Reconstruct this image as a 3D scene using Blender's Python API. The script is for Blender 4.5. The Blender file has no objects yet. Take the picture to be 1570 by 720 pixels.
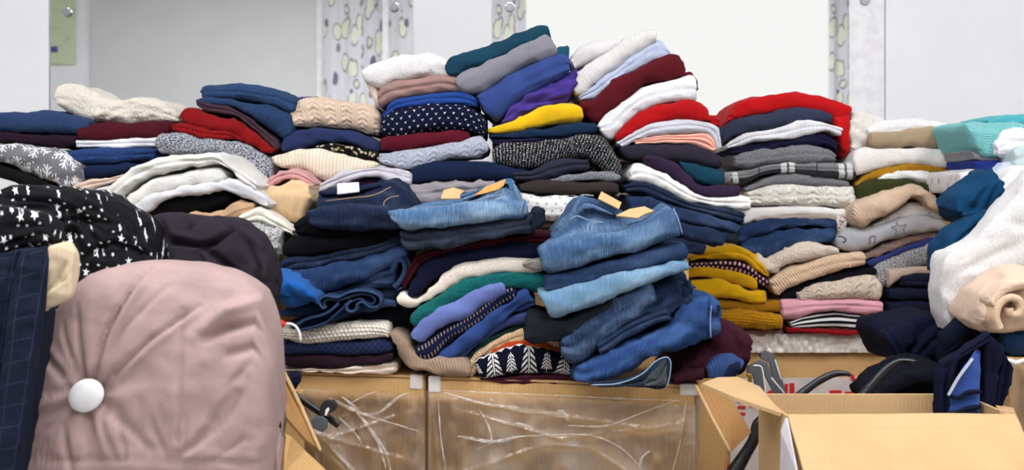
import bpy, bmesh, math, random
import numpy as np
from mathutils import Vector

# ---------------------------------------------------------------- camera, world, lights, exposure
FPX, CX, HY, HCAM = 1763.0, 785.0, 300.0, 1.15      # focal length in pixels, principal column, horizon row, camera height
sc = bpy.context.scene
COL = sc.collection
cam_d = bpy.data.cameras.new('camera')
cam = bpy.data.objects.new('camera', cam_d); COL.objects.link(cam)
cam.location = (0, 0, HCAM); cam.rotation_euler = (math.radians(90), 0, 0)
cam_d.sensor_width = 36.0; cam_d.lens = 36.0*FPX/1570.0
cam_d.shift_y = -(360.0-HY)/1570.0
cam_d.clip_start = 0.05
cam_d.dof.use_dof = True; cam_d.dof.focus_distance = 2.75; cam_d.dof.aperture_fstop = 5.0
sc.camera = cam
w = bpy.data.worlds.new('world'); sc.world = w; w.use_nodes = True
w.node_tree.nodes['Background'].inputs[0].default_value = (0.9, 0.95, 1, 1)
w.node_tree.nodes['Background'].inputs[1].default_value = 0.3
vs = sc.view_settings
vs.view_transform = 'Standard'; vs.look = 'None'; vs.gamma = 1.0; vs.use_curve_mapping = False
vs.exposure = 0.42
CEIL_LIGHT = 15.0        # radiance of the ceiling light panels
WINDOW_LIGHT = 0.74     # radiance of the daylight window opposite the mirrors

# ---------------------------------------------------------------- helpers
def lin(c):
    r = []
    for v in c[:3]:
        v = v/255.0
        r.append(v/12.92 if v <= 0.04045 else ((v+0.055)/1.055)**2.4)
    return (r[0], r[1], r[2], 1.0)

def U(x, y, d):
    """pixel + distance -> world point"""
    return Vector(((x-CX)/FPX*d, d, HCAM-(y-HY)/FPX*d))

def tag(o, label=None, cat=None, group=None, kind=None):
    if label: o['label'] = label
    if cat: o['category'] = cat
    if group: o['group'] = group
    if kind: o['kind'] = kind
    return o

def empty(name, loc, label=None, cat=None, group=None, kind=None):
    o = bpy.data.objects.new(name, None); COL.objects.link(o); o.location = loc
    o.empty_display_size = 0.05
    return tag(o, label, cat, group, kind)

def link(name, me, mat, parent=None):
    o = bpy.data.objects.new(name, me); COL.objects.link(o)
    if mat is not None: me.materials.append(mat)
    if parent is not None:
        o.parent = parent
        pl = parent.location
        if parent.parent is not None: pl = pl + parent.parent.location
        o.location = -pl
    elif len(me.vertices):
        co = np.empty(len(me.vertices)*3, dtype=np.float32); me.vertices.foreach_get('co', co); co = co.reshape(-1, 3)
        lo, hi = co.min(0), co.max(0)
        c = np.array([(lo[0]+hi[0])/2, (lo[1]+hi[1])/2, lo[2]], dtype=np.float32)
        me.vertices.foreach_set('co', (co-c).reshape(-1)); me.update()
        o.location = c.tolist()
    return o

# value noise in numpy
def _hash(ix, iy, iz, seed):
    n = (ix*374761393 + iy*668265263 + iz*2147483647 + seed*1274126177) & 0xffffffff
    n = ((n ^ (n >> 13))*1274126177) & 0xffffffff
    n = (n ^ (n >> 16)) & 0xffff
    return n/32767.5-1.0

def noise3(x, y, z, seed=0):
    x = np.asarray(x, dtype=np.float64); y = np.asarray(y, dtype=np.float64)+x*0; z = np.asarray(z, dtype=np.float64)+x*0
    x0 = np.floor(x); y0 = np.floor(y); z0 = np.floor(z)
    fx, fy, fz = x-x0, y-y0, z-z0
    fx = fx*fx*fx*(fx*(fx*6-15)+10); fy = fy*fy*fy*(fy*(fy*6-15)+10); fz = fz*fz*fz*(fz*(fz*6-15)+10)
    a = x0.astype(np.int64); b = y0.astype(np.int64); c = z0.astype(np.int64)
    def h(i, j, k): return _hash(a+i, b+j, c+k, seed)
    r = 0
    for i in (0, 1):
        for j in (0, 1):
            for k in (0, 1):
                r = r + h(i, j, k)*(fx if i else 1-fx)*(fy if j else 1-fy)*(fz if k else 1-fz)
    return r

def fbm(x, y, z, seed=0, oct=3):
    r, a = 0, 1.0
    for o in range(oct):
        r = r+a*noise3(x*2**o, y*2**o, z*2**o, seed+o*17); a *= 0.5
    return r

def parse(s):
    if isinstance(s, str):
        return [tuple(float(v) for v in p.split(',')) for p in s.split()]
    return list(s)

def spline(pts, n=160):
    P = np.array(parse(pts), dtype=float)
    if len(P) == 2:
        t = np.linspace(0, 1, n)[:, None]
        return P[0]*(1-t)+P[1]*t
    seg = np.maximum(np.linalg.norm(np.diff(P, axis=0), axis=1), 1e-6)
    k = np.concatenate([[0], np.cumsum(seg)])
    m = np.zeros_like(P)
    m[1:-1] = (P[2:]-P[:-2])/(k[2:]-k[:-2])[:, None]
    m[0] = (P[1]-P[0])/seg[0]; m[-1] = (P[-1]-P[-2])/seg[-1]
    tt = np.linspace(0, k[-1], n*2)
    i = np.clip(np.searchsorted(k, tt, side='right')-1, 0, len(P)-2)
    h = (k[i+1]-k[i]); s = (tt-k[i])/h; h = h[:, None]; s = s[:, None]
    Q = (2*s**3-3*s**2+1)*P[i]+(s**3-2*s**2+s)*h*m[i]+(-2*s**3+3*s**2)*P[i+1]+(s**3-s**2)*h*m[i+1]
    L = np.concatenate([[0], np.cumsum(np.linalg.norm(np.diff(Q, axis=0), axis=1))])
    t2 = np.linspace(0, L[-1], n)
    return np.stack([np.interp(t2, L, Q[:, j]) for j in range(Q.shape[1])], 1)

def seg_dist(px, py, a, b):
    dx, dy = b[0]-a[0], b[1]-a[1]; l2 = dx*dx+dy*dy+1e-9
    t = np.clip(((px-a[0])*dx+(py-a[1])*dy)/l2, 0, 1)
    return np.hypot(px-(a[0]+t*dx), py-(a[1]+t*dy)), t

def grid_mesh(name, V, UV, closed_v=True, wrap_ends=False):
    """V: (nu, nv, 3) grid; ring direction v closed"""
    nu, nv = V.shape[:2]
    i = np.arange(nu-1)[:, None]; j = np.arange(nv if closed_v else nv-1)[None, :]
    j2 = (j+1) % nv
    quads = np.stack([i*nv+j, i*nv+j2, (i+1)*nv+j2, (i+1)*nv+j], -1).reshape(-1, 4)
    me = bpy.data.meshes.new(name)
    me.vertices.add(nu*nv); me.vertices.foreach_set('co', V.reshape(-1).astype(np.float32))
    nq = len(quads)
    me.loops.add(nq*4); me.loops.foreach_set('vertex_index', quads.reshape(-1).astype(np.int32))
    me.polygons.add(nq)
    me.polygons.foreach_set('loop_start', (np.arange(nq)*4).astype(np.int32))
    me.polygons.foreach_set('loop_total', np.full(nq, 4, dtype=np.int32))
    me.polygons.foreach_set('use_smooth', np.ones(nq, dtype=bool))
    if UV is not None:
        # UV has nv+1 columns when the ring is closed
        nvu = UV.shape[1]
        jj = (j+1) if nvu > nv else j2
        uvq = np.stack([UV[i+0*j, j+0*i], UV[i+0*j, jj+0*i], UV[i+1+0*j, jj+0*i], UV[i+1+0*j, j+0*i]], 2).reshape(-1)
        lay = me.uv_layers.new(name='uv'); lay.data.foreach_set('uv', uvq.astype(np.float32))
    me.update(calc_edges=True); me.validate()
    return me

_seed = [0]
def cloth(name, T, B, d, D=0.27, ry=None, wr=0.003, wf=1.0, layers=None, gd=0.006, cap=0.27, sq=2.5, rg=1.0, lean=0.0,
          creases=(), fn=None, res=1.0, mat=None, parent=None, seed=None, edge=1.0, nf=None, uvm=None, bow=0.0):
    """A folded or bunched piece of cloth. T and B are its upper and lower edge (left to right) as seen, d its distance
    (or distances of its left and right end), D how far it reaches back. The front is a rounded fold, the ends are closed."""
    _seed[0] += 1
    if seed is None: seed = _seed[0]
    rnd = random.Random(seed*7+1)
    if layers is None: layers, gd = (2, 0.0045) if rnd.random() < 0.35 else (1, gd)
    n0 = 160
    Tp, Bp = spline(T, n0), spline(B, n0)
    Lpx = 0.5*(np.linalg.norm(np.diff(Tp, axis=0), axis=1).sum()+np.linalg.norm(np.diff(Bp, axis=0), axis=1).sum())
    dl, dr = d if isinstance(d, tuple) else (d, d)
    dm = 0.5*(dl+dr); m2p = FPX/dm
    L = Lpx/m2p
    t0 = np.linalg.norm(Tp[n0//12]-Bp[n0//12])/m2p; t1 = np.linalg.norm(Tp[-n0//12]-Bp[-n0//12])/m2p
    e0 = min(cap*t0/2/L, 0.22); e1 = min(cap*t1/2/L, 0.22)
    nc = 9
    th = np.linspace(0.0, 1.0, nc)**1.6*math.pi/2
    nu = int(np.clip(L/0.0085*res, 18, 170))
    us = np.concatenate([e0*(1-np.cos(th)), np.linspace(e0, 1-e1, nu)[1:-1], 1-e1*(1-np.cos(th[::-1]))])
    c = np.concatenate([np.maximum(np.sin(th)**0.6, 0.0005), np.ones(nu-2), np.maximum(np.sin(th[::-1])**0.6, 0.0005)])
    k = np.linspace(0, 1, n0)
    tp = np.stack([np.interp(us, k, Tp[:, j]) for j in (0, 1)], 1); bp = np.stack([np.interp(us, k, Bp[:, j]) for j in (0, 1)], 1)
    # slightly irregular edges
    jx = us*L
    tp[:, 1] += edge*0.9*noise3(jx/0.03, 0.0, 0.0, seed); bp[:, 1] += edge*0.9*noise3(jx/0.03, 5.0, 0.0, seed+3)
    mid = (tp+bp)/2; half = (tp-bp)/2*c[:, None]
    tt = np.linalg.norm(half, axis=1)*2/m2p
    du = dl+(dr-dl)*us
    du = du - bow*np.sin(np.pi*us)
    rr = np.minimum(tt*0.5 if ry is None else np.minimum(ry, tt*3), D*0.5)
    rend = rr.max() if ry is None else min(ry, D/2)
    if nf is None: nf = int(np.clip(tt.max()/0.0045*res, 13, 120))
    if layers > 1: nf = max(nf, 11*layers+6)
    ft = np.linspace(-math.pi/2, math.pi/2, nf)
    fs = np.sign(np.sin(ft))*np.abs(np.sin(ft))**(2/sq); fc = np.abs(np.cos(ft))**(2/sq)
    ntop = max(5, int(D/0.04)); nb = 7
    bt = np.linspace(math.pi/2, -math.pi/2, nb)
    # ring: front bottom->top, top front->back, back top->bottom, bottom back->front
    S = np.concatenate([fs, np.ones(ntop-2), np.sin(bt), -np.ones(ntop-2)])
    fr = np.concatenate([np.ones(nf), np.linspace(1, 0, ntop)[1:-1], np.zeros(nb), np.linspace(0, 1, ntop)[1:-1]])  # 1 front, 0 back
    cc = np.concatenate([fc, np.zeros(ntop-2), np.cos(bt), np.zeros(ntop-2)])
    sg = np.where(fr > 0.5, -1.0, 1.0)
    yin = (1-c)*rend
    y = (du+yin+rr)[:, None]*fr[None, :] + (du+np.maximum(D-yin-rr, yin+0.01))[:, None]*(1-fr)[None, :]
    y = y + sg[None, :]*cc[None, :]*rr[:, None]*np.where(fr > 0.5, 1.0, 0.9)[None, :]
    if lean: y = y + lean*(S[None, :]*c[:, None]*0.5+0.5)
    px = mid[:, :1]+half[:, :1]*S[None, :]; py = mid[:, 1:]+half[:, 1:]*S[None, :]
    X = (px-CX)/FPX*du[:, None]; Z = HCAM-(py-HY)/FPX*du[:, None]
    V = np.stack([X, y, Z], -1)
    # outward normals
    gu = np.gradient(V, axis=0); gv = np.stack([np.gradient(np.concatenate([V[:, -2:, a], V[:, :, a], V[:, :2, a]], 1), axis=1)[:, 2:-2] for a in range(3)], -1)
    N = np.cross(gv, gu)
    ln = np.linalg.norm(N, axis=-1, keepdims=True); N = N/np.maximum(ln, 1e-9)
    ctr = np.stack([(mid[:, 0]-CX)/FPX*du, du+D/2, HCAM-(mid[:, 1]-HY)/FPX*du], -1)[:, None, :]
    flip = np.sign(np.median(((V-ctr)*N).sum(-1)))
    N = N*(flip if flip != 0 else 1)
    fw = np.clip(fr*1.5-0.3, 0, 1)[None, :]
    q = wf
    disp = wr*fbm(X/0.09*q, y/0.05*q+3.1, Z/0.035*q, seed+11, 3)
    disp = disp+wr*0.45*noise3(X/0.022*q, y/0.022*q, Z/0.016*q, seed+29)
    sph = (S[None, :]*c[:, None]+1)/2
    an = rnd.uniform(-0.45, 0.45); ca, sa = math.cos(an), math.sin(an)
    p1, p2 = X*ca+Z*sa, Z*ca-X*sa
    for (f1, f2, am) in ((0.11, 0.022, 1.0), (0.05, 0.010, 0.45)):
        rdg = (1-np.abs(noise3(p1/f1*q, p2/f2*q, y/0.06, seed+41)))**3
        disp = disp+rg*wr*1.3*am*(rdg-0.3)
    # pulls running down from the upper edge
    rdg = (1-np.abs(noise3(p1/0.03, p2/0.14, y/0.1, seed+47)))**4
    disp = disp-rg*wr*0.7*rdg*fw
    if layers > 1:
        for i in range(1, layers):
            s0 = i/layers+0.05*noise3(np.array([i*7.3]), 0, 0, seed)[0] + 0.07*noise3(us*L/0.12, i*3.7, 0, seed+5)[:, None]
            wdt = np.maximum(0.0030/np.maximum(tt, 0.01), 0.035)[:, None]
            disp = disp-gd*np.exp(-((sph-s0)/wdt)**2)*fw
    for cr in creases:
        pts = parse(cr[0]); wd, dp = cr[1], cr[2]
        best = np.full(px.shape, 1e9); tb = np.zeros(px.shape)
        for a in range(len(pts)-1):
            dd, t_ = seg_dist(px, py, pts[a], pts[a+1])
            tb = np.where(dd < best, (a+t_)/(len(pts)-1), tb); best = np.minimum(best, dd)
        disp = disp-dp*np.exp(-(best/wd)**2)*(0.35+0.65*np.sin(np.pi*np.clip(tb*0.9+0.05, 0, 1)))*fw
    if fn is not None: disp = disp+fn(px, py)*fw
    V = V+N*(disp*np.clip(c, 0, 1)[:, None]**2)[:, :, None]
    # uv in metres
    du_ = np.concatenate([[0], np.cumsum(np.linalg.norm(np.diff(mid, axis=0), axis=1)/m2p)])
    Vc = np.concatenate([V, V[:, :1]], 1)
    per = np.concatenate([np.zeros((len(us), 1)), np.cumsum(np.linalg.norm(np.diff(Vc, axis=1), axis=-1), axis=1)], 1)
    per = np.median(per, axis=0)[None, :]*np.ones((len(us), 1))
    per = per-per[:, nf//2:nf//2+1]
    UV = np.stack([du_[:, None]+0*per, per], -1)
    if uvm == 'flat': UV = np.stack([Vc[:, :, 0]+0.55*Vc[:, :, 1], Vc[:, :, 2]-0.8*Vc[:, :, 1]], -1)
    me = grid_mesh(name, V, UV)
    # make normals face out
    if flip > 0: me.flip_normals()
    if ry is not None:
        bm = bmesh.new(); bm.from_mesh(me); bmesh.ops.remove_doubles(bm, verts=bm.verts, dist=0.0009); bmesh.ops.dissolve_degenerate(bm, edges=bm.edges, dist=1e-5); bm.to_mesh(me); bm.free()
    o = link(name, me, mat, parent)
    return o

def fix_out(me):
    bm = bmesh.new(); bm.from_mesh(me); bmesh.ops.recalc_face_normals(bm, faces=bm.faces); bm.to_mesh(me); bm.free()

def plate(name, poly, d, th=0.005, mat=None, parent=None, bevel=0.0):
    """flat piece with thickness; poly = pixel points (with own distances) ; th reaches away from the viewer"""
    P = parse(poly)
    ds = d if isinstance(d, (list, tuple)) else [d]*len(P)
    A = [U(p[0], p[1], q) for p, q in zip(P, ds)]
    return slab(name, A, th, mat, parent, bevel)

def slab(name, A, th, mat, parent=None, bevel=0.0):
    n = Vector((0, 0, 0))
    for i in range(len(A)):
        a, b = A[i], A[(i+1) % len(A)]
        n += a.cross(b)
    n.normalize()
    if n.y < 0: n = -n
    bm = bmesh.new()
    f = [bm.verts.new(a) for a in A]; b = [bm.verts.new(a+n*th) for a in A]
    bm.faces.new(f); bm.faces.new(b[::-1])
    for i in range(len(A)):
        j = (i+1) % len(A)
        bm.faces.new([f[i], b[i], b[j], f[j]])
    bmesh.ops.recalc_face_normals(bm, faces=bm.faces)
    if bevel:
        bmesh.ops.bevel(bm, geom=list(bm.edges), offset=bevel, segments=2, affect='EDGES', profile=0.5)
    me = bpy.data.meshes.new(name); bm.to_mesh(me); bm.free()
    return link(name, me, mat, parent)

def box(name, x0, x1, y0, y1, z0, z1, mat, parent=None, bevel=0.0):
    bm = bmesh.new()
    bmesh.ops.create_cube(bm, size=1.0)
    for v in bm.verts:
        v.co = Vector((x0+(v.co.x+.5)*(x1-x0), y0+(v.co.y+.5)*(y1-y0), z0+(v.co.z+.5)*(z1-z0)))
    if bevel: bmesh.ops.bevel(bm, geom=list(bm.edges), offset=bevel, segments=2, affect='EDGES', profile=0.5)
    me = bpy.data.meshes.new(name); bm.to_mesh(me); bm.free()
    return link(name, me, mat, parent)

def tube(name, pts, r, mat, parent=None, n=80, ns=10, flat=1.0):
    """pts: world points; r radius or list"""
    P = spline([tuple(p) for p in pts], n)
    T_ = np.gradient(P, axis=0); T_ /= np.linalg.norm(T_, axis=1, keepdims=True)
    up = np.array([0.0, -1.0, 0.0])
    s = np.cross(T_, up); bad = np.linalg.norm(s, axis=1) < 1e-3
    s[bad] = np.array([1.0, 0, 0]); s /= np.linalg.norm(s, axis=1, keepdims=True)
    b = np.cross(s, T_)
    a = np.linspace(0, 2*math.pi, ns, endpoint=False)
    R = np.interp(np.linspace(0, 1, n), np.linspace(0, 1, len(r)), r) if isinstance(r, (list, tuple)) else np.full(n, r)
    R = R.copy(); R[0] *= 0.05; R[-1] *= 0.05
    V = P[:, None, :]+R[:, None, None]*(np.cos(a)[None, :, None]*s[:, None, :]+flat*np.sin(a)[None, :, None]*b[:, None, :])
    Lc = np.concatenate([[0], np.cumsum(np.linalg.norm(np.diff(P, axis=0), axis=1))])
    rm = R.max() if R.max() > 0 else 0.01
    UV = np.stack([Lc[:, None]+0*np.linspace(0, 1, ns+1)[None, :], np.linspace(0, 2*math.pi*rm, ns+1)[None, :]+0*Lc[:, None]], -1)
    me = grid_mesh(name, V, UV); fix_out(me)
    return link(name, me, mat, parent)

def pxtube(name, pts, d, r, mat, parent=None, **k):
    P = parse(pts); ds = d if isinstance(d, (list, tuple)) else [d]*len(P)
    return tube(name, [U(p[0], p[1], q) for p, q in zip(P, ds)], r, mat, parent, **k)

def ribbon(name, pts, d, depth, th, mat, parent=None, n=120, seed=1, wav=0.0):
    """cloth edge seen end-on: a path swept back by depth, with thickness"""
    P = spline(pts, n); dm = d
    W = np.stack([(P[:, 0]-CX)/FPX*dm, HCAM-(P[:, 1]-HY)/FPX*dm], 1)
    tg = np.gradient(W, axis=0); tg /= np.linalg.norm(tg, axis=1, keepdims=True)
    nr = np.stack([-tg[:, 1], tg[:, 0]], 1)
    ny = 9
    prof = [(0.0, 0.5), (-0.35, 0.35), (-0.5, 0.0), (-0.35, -0.35), (0.0, -0.5)]   # (y in th, n in th) rounded front edge
    ring = [(depth, 0.5)]+[(a*th, b) for a, b in prof]+[(depth, -0.5)]
    yy = np.array([a for a, b in ring]); nn = np.array([b for a, b in ring])*th
    wv = wav*noise3(np.linspace(0, n/9, n), 0, 0, seed)
    V = np.stack([W[:, 0][:, None]+nr[:, 0][:, None]*nn[None, :], dm+yy[None, :]+wv[:, None], W[:, 1][:, None]+nr[:, 1][:, None]*nn[None, :]], -1)
    L = np.concatenate([[0], np.cumsum(np.linalg.norm(np.diff(W, axis=0), axis=1))])
    UV = np.stack([L[:, None]+0*yy[None, :], 0*L[:, None]+np.linspace(0, depth, len(yy))[None, :]], -1)
    UV = np.concatenate([UV, UV[:, -1:]], 1)
    me = grid_mesh(name, V, UV); fix_out(me)
    return link(name, me, mat, parent)

# ---------------------------------------------------------------- node expressions
class X:
    def __init__(s, nt, k): s.nt, s.k = nt, k
    def _m(s, op, *a):
        n = s.nt.nodes.new('ShaderNodeMath'); n.operation = op
        for i, v in enumerate((s,)+a):
            if isinstance(v, X): s.nt.links.new(v.k, n.inputs[i])
            else: n.inputs[i].default_value = v
        return X(s.nt, n.outputs[0])
    def __add__(s, o): return s._m('ADD', o)
    def __sub__(s, o): return s._m('SUBTRACT', o)
    def __mul__(s, o): return s._m('MULTIPLY', o)
    def __truediv__(s, o): return s._m('DIVIDE', o)
    def abs(s): return s._m('ABSOLUTE')
    def fr(s): return s._m('FRACT')
    def fl(s): return s._m('FLOOR')
    def sin(s): return s._m('SINE')
    def cos(s): return s._m('COSINE')
    def lt(s, o): return s._m('LESS_THAN', o)
    def gt(s, o): return s._m('GREATER_THAN', o)
    def mn(s, o): return s._m('MINIMUM', o)
    def mx(s, o): return s._m('MAXIMUM', o)
    def mod(s, o): return s._m('FLOORED_MODULO', o)
    def pw(s, o): return s._m('POWER', o)
    def sqrt(s): return s._m('SQRT')
    def at2(s, o): return s._m('ARCTAN2', o)
    def inv(s): return (s*-1.0)+1.0
    def smooth(s, a, b):
        n = s.nt.nodes.new('ShaderNodeMapRange'); n.interpolation_type = 'SMOOTHSTEP'
        s.nt.links.new(s.k, n.inputs[0]); n.inputs[1].default_value = a; n.inputs[2].default_value = b
        return X(s.nt, n.outputs[0])

class MB:
    def __init__(s, name):
        s.m = bpy.data.materials.new(name); s.m.use_nodes = True; s.nt = s.m.node_tree
        s.bsdf = s.nt.nodes['Principled BSDF']; s.out = s.nt.nodes['Material Output']
        s._tc = None
    def n(s, t, **k):
        nd = s.nt.nodes.new(t)
        for a, b in k.items(): setattr(nd, a, b)
        return nd
    def uv(s):
        if s._tc is None:
            s._tc = s.n('ShaderNodeTexCoord'); s._sx = s.n('ShaderNodeSeparateXYZ'); s.nt.links.new(s._tc.outputs['UV'], s._sx.inputs[0])
            s._u, s._v = X(s.nt, s._sx.outputs[0]), X(s.nt, s._sx.outputs[1])
        return s._u, s._v
    def vec(s, x, y, z=0.0):
        c = s.n('ShaderNodeCombineXYZ')
        for i, v in enumerate((x, y, z)):
            if isinstance(v, X): s.nt.links.new(v.k, c.inputs[i])
            else: c.inputs[i].default_value = v
        return c.outputs[0]
    def obj(s):
        s.uv(); return s._tc.outputs['Object']
    def noise(s, vec, scale, detail=2.0, rough=0.5):
        t = s.n('ShaderNodeTexNoise'); t.inputs['Scale'].default_value = scale; t.inputs['Detail'].default_value = detail; t.inputs['Roughness'].default_value = rough
        s.nt.links.new(vec, t.inputs['Vector']); return X(s.nt, t.outputs['Fac'])
    def voro(s, vec, scale, feature='F1', out='Distance', rnd=1.0):
        t = s.n('ShaderNodeTexVoronoi'); t.feature = feature; t.inputs['Scale'].default_value = scale; t.inputs['Randomness'].default_value = rnd
        s.nt.links.new(vec, t.inputs['Vector'])
        return X(s.nt, t.outputs[out])
    def white(s, vec):
        t = s.n('ShaderNodeTexWhiteNoise'); t.noise_dimensions = '3D'; s.nt.links.new(vec, t.inputs['Vector']); return X(s.nt, t.outputs['Value'])
    def mix(s, f, a, b):
        n = s.n('ShaderNodeMix'); n.data_type = 'RGBA'
        if isinstance(f, X): s.nt.links.new(f.k, n.inputs[0])
        else: n.inputs[0].default_value = f
        for i, v in ((6, a), (7, b)):
            if isinstance(v, tuple): n.inputs[i].default_value = v
            else: s.nt.links.new(v, n.inputs[i])
        return n.outputs[2]
    def color(s, c):
        if isinstance(c, tuple): s.bsdf.inputs['Base Color'].default_value = c
        else: s.nt.links.new(c, s.bsdf.inputs['Base Color'])
    def bump(s, h, dist=0.002, strength=1.0):
        b = s.n('ShaderNodeBump'); b.inputs['Distance'].default_value = dist; b.inputs['Strength'].default_value = strength
        s.nt.links.new(h.k, b.inputs['Height']); s.nt.links.new(b.outputs[0], s.bsdf.inputs['Normal'])
    def done(s, rough=0.9, spec=0.25, sheen=0.0, metal=0.0):
        s.bsdf.inputs['Roughness'].default_value = rough; s.bsdf.inputs['Specular IOR Level'].default_value = spec
        s.bsdf.inputs['Sheen Weight'].default_value = sheen; s.bsdf.inputs['Metallic'].default_value = metal
        return s.m

def sc3(c, k): return (min(c[0]*k, 1), min(c[1]*k, 1), min(c[2]*k, 1), 1.0)
PI2 = 2*math.pi

def cell(b, u, v, w, h, stagger=True):
    row = (v/h).fl()
    uu = u/w+(row.mod(2.0)*0.5 if stagger else 0.0)
    cx = (uu.fr()-0.5)*w; cy = ((v/h).fr()-0.5)*h
    return cx, cy, b.white(b.vec(uu.fl(), row, 3.0))

_mats = {}
def dye(col):
    """fabric colour picked by eye from the lit photograph -> reflectance"""
    c = lin(col); l = 0.3*c[0]+0.5*c[1]+0.2*c[2]
    t = min(l/0.5, 1.0); k = 0.43+0.48*t
    return (c[0]*k, c[1]*k, c[2]*k, 1.0)
def fabric(col, kind='plain', col2=None, s=1.0):
    key = (col, kind, col2, s)
    if key in _mats: return _mats[key]
    b = MB('fabric_'+kind); u, v = b.uv(); c = dye(col); c2 = dye(col2) if col2 else None
    P = b.vec(u, v); O = b.obj()
    if kind == 'denim':
        c = sc3(c, 0.76); c2 = sc3(c2, 0.70) if c2 else None
    big = b.noise(P, 14.0, 3.0).smooth(0.3, 0.7)
    base = b.mix(big, sc3(c, 0.93), sc3(c, 1.05))
    fine = b.noise(P, 700.0, 2.0)
    soft = b.noise(P, 45.0, 4.0, 0.6)
    h = None; dist = 0.002; rough = 0.92; sheen = 0.15
    fuzz = b.noise(O, 320.0, 2.0)
    if kind == 'plain':
        h = soft*0.8+fine*0.15; dist = 0.004
    elif kind == 'satin':
        h = b.noise(P, 16.0, 3.0, 0.45)*0.8+fine*0.05; dist = 0.006; rough = 0.6; sheen = 0.05
    elif kind == 'fine':        # fine knit
        k = (u*(PI2/0.0042)).sin()*0.07
        h = soft*0.8+k+fine*0.25; dist = 0.0035
    elif kind == 'knit':
        wv = 0.0062*s
        tri = ((u/wv).fr()-0.5).abs()*2.0
        st = ((v/wv*1.1+tri*0.8)*PI2).sin()
        h = tri.inv()*0.55+st*0.28+fine*0.3+soft*0.5; dist = 0.003
        base = b.mix((tri*0.6+st*0.15).smooth(0.2, 0.75), base, sc3(c, 0.82))
    elif kind == 'rib':
        wv = 0.0075*s
        k = ((u/wv)*math.pi).sin().abs()
        h = k*1.0+fine*0.2+soft*0.3; dist = 0.0032
        base = b.mix(k.smooth(0.05, 0.5), sc3(c, 0.76), base)
    elif kind == 'ribh':
        wv = 0.0075*s
        k = ((v/wv)*math.pi).sin().abs()
        h = k*1.0+fine*0.2+soft*0.3; dist = 0.003
        base = b.mix(k.smooth(0.05, 0.5), sc3(c, 0.76), base)
    elif kind == 'ribd':
        wv = 0.0075*s
        k = (((u+v*0.55)/wv)*math.pi).sin().abs()
        h = k*1.0+fine*0.25+soft*0.3; dist = 0.003
        base = b.mix(k.smooth(0.05, 0.5), sc3(c, 0.68), base)
    elif kind == 'cable':
        W = 0.055*s
        x = ((u/W).fr()-0.5)*2.0
        tw = ((v/(0.03*s))*math.pi+0.0).sin()*0.25
        s1 = (x+tw).abs().smooth(0.55, 0.05); s2 = (x-tw).abs().smooth(0.55, 0.05)
        plait = (((x.abs()*0.8+v/(0.017*s))*PI2).sin()*0.5+0.5)*x.abs().lt(0.62)
        r = ((u/0.006)*math.pi).sin().abs()*x.abs().gt(0.62)
        h = s1.mx(s2)*1.2+plait*0.8+r*0.5+fine*0.3; dist = 0.0055
        base = b.mix((plait+r).smooth(0.0, 0.6), sc3(c, 0.85), base)
    elif kind == 'boucle':
        q = b.voro(P, 150.0/s); q2 = b.voro(P, 60.0/s)
        h = q.inv()*0.8+q2.inv()*0.6+fine*0.4; dist = 0.0055
        base = b.mix(q.smooth(0.2, 0.75), base, sc3(c, 0.88)); sheen = 0.3
    elif kind == 'fleece':
        h = b.noise(P, 210.0, 4.0, 0.7)*1.2+b.noise(P, 55.0, 3.0)*1.0; dist = 0.006; sheen = 0.3
        base = b.mix(b.noise(P, 160.0, 3.0).smooth(0.35, 0.65), sc3(c, 0.95), sc3(c, 1.04))
    elif kind == 'wool':        # fuzzy knit
        h = b.noise(P, 260.0, 3.0, 0.7)*0.8+soft*0.8; dist = 0.004; sheen = 0.3
        base = b.mix(b.noise(P, 240.0, 2.0).smooth(0.35, 0.65), sc3(c, 0.92), sc3(c, 1.06))
    elif kind == 'chunky':
        q = b.vec(u/0.011/s, v/0.009/s)
        r = (((u/(0.011*s))+((v/(0.009*s)).fl().mod(2.0))*0.5)*math.pi).sin().abs()*((v/(0.009*s))*math.pi).sin().abs()
        h = r*1.3+fine*0.3; dist = 0.005
        base = b.mix(r.smooth(0.05, 0.6), sc3(c, 0.84), base)
    elif kind == 'denim':
        sl = b.noise(b.vec(u*420.0, v*30.0), 1.0, 2.0); sl2 = b.noise(b.vec(u*300.0, v*700.0), 1.0, 2.0)
        fade = b.noise(b.vec(u*7.0, v*22.0), 1.0, 3.0).smooth(0.38, 0.72)
        cl = c2 if c2 else (c[0]*1.9+0.02, c[1]*1.75+0.02, c[2]*1.5+0.02, 1)
        f = fade*0.75+(sl-0.5)*1.3+(sl2-0.5)*0.6
        base = b.mix(f.smooth(-0.25, 1.05), sc3(c, 0.8), cl)
        h = soft*1.0+sl*0.25+sl2*0.2; dist = 0.004; rough = 0.85; sheen = 0.05
    elif kind == 'marl':
        f = b.noise(b.vec(u*190.0/s, v*420.0/s), 1.0, 2.0).smooth(0.44, 0.56)
        tri = ((u/0.007).fr()-0.5).abs()*2.0
        base = b.mix(f, c, c2)
        h = f*0.5+tri.inv()*0.6+fine*0.4+soft*0.4; dist = 0.0035
    elif kind == 'heather':
        f = b.noise(b.vec(u*420.0, v*260.0), 1.0, 3.0).smooth(0.35, 0.65)
        base = b.mix(f, c, c2 if c2 else sc3(c, 1.5)); h = soft*0.8+fine*0.4; dist = 0.004; sheen = 0.3
    elif kind == 'tweed':
        gx = ((u/0.0085).fr()-0.5).abs()*2.0; gy = ((v/0.0048).fr()-0.5).abs()*2.0
        f = gx.lt(0.62)*gy.lt(0.55)*b.noise(P, 260.0, 2.0).smooth(0.44, 0.6)
        base = b.mix(f, c, c2); h = gx.inv()*0.5+gy.inv()*0.5+fine*0.3; dist = 0.003
    elif kind == 'plaid':
        W = 0.165*s
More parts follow.
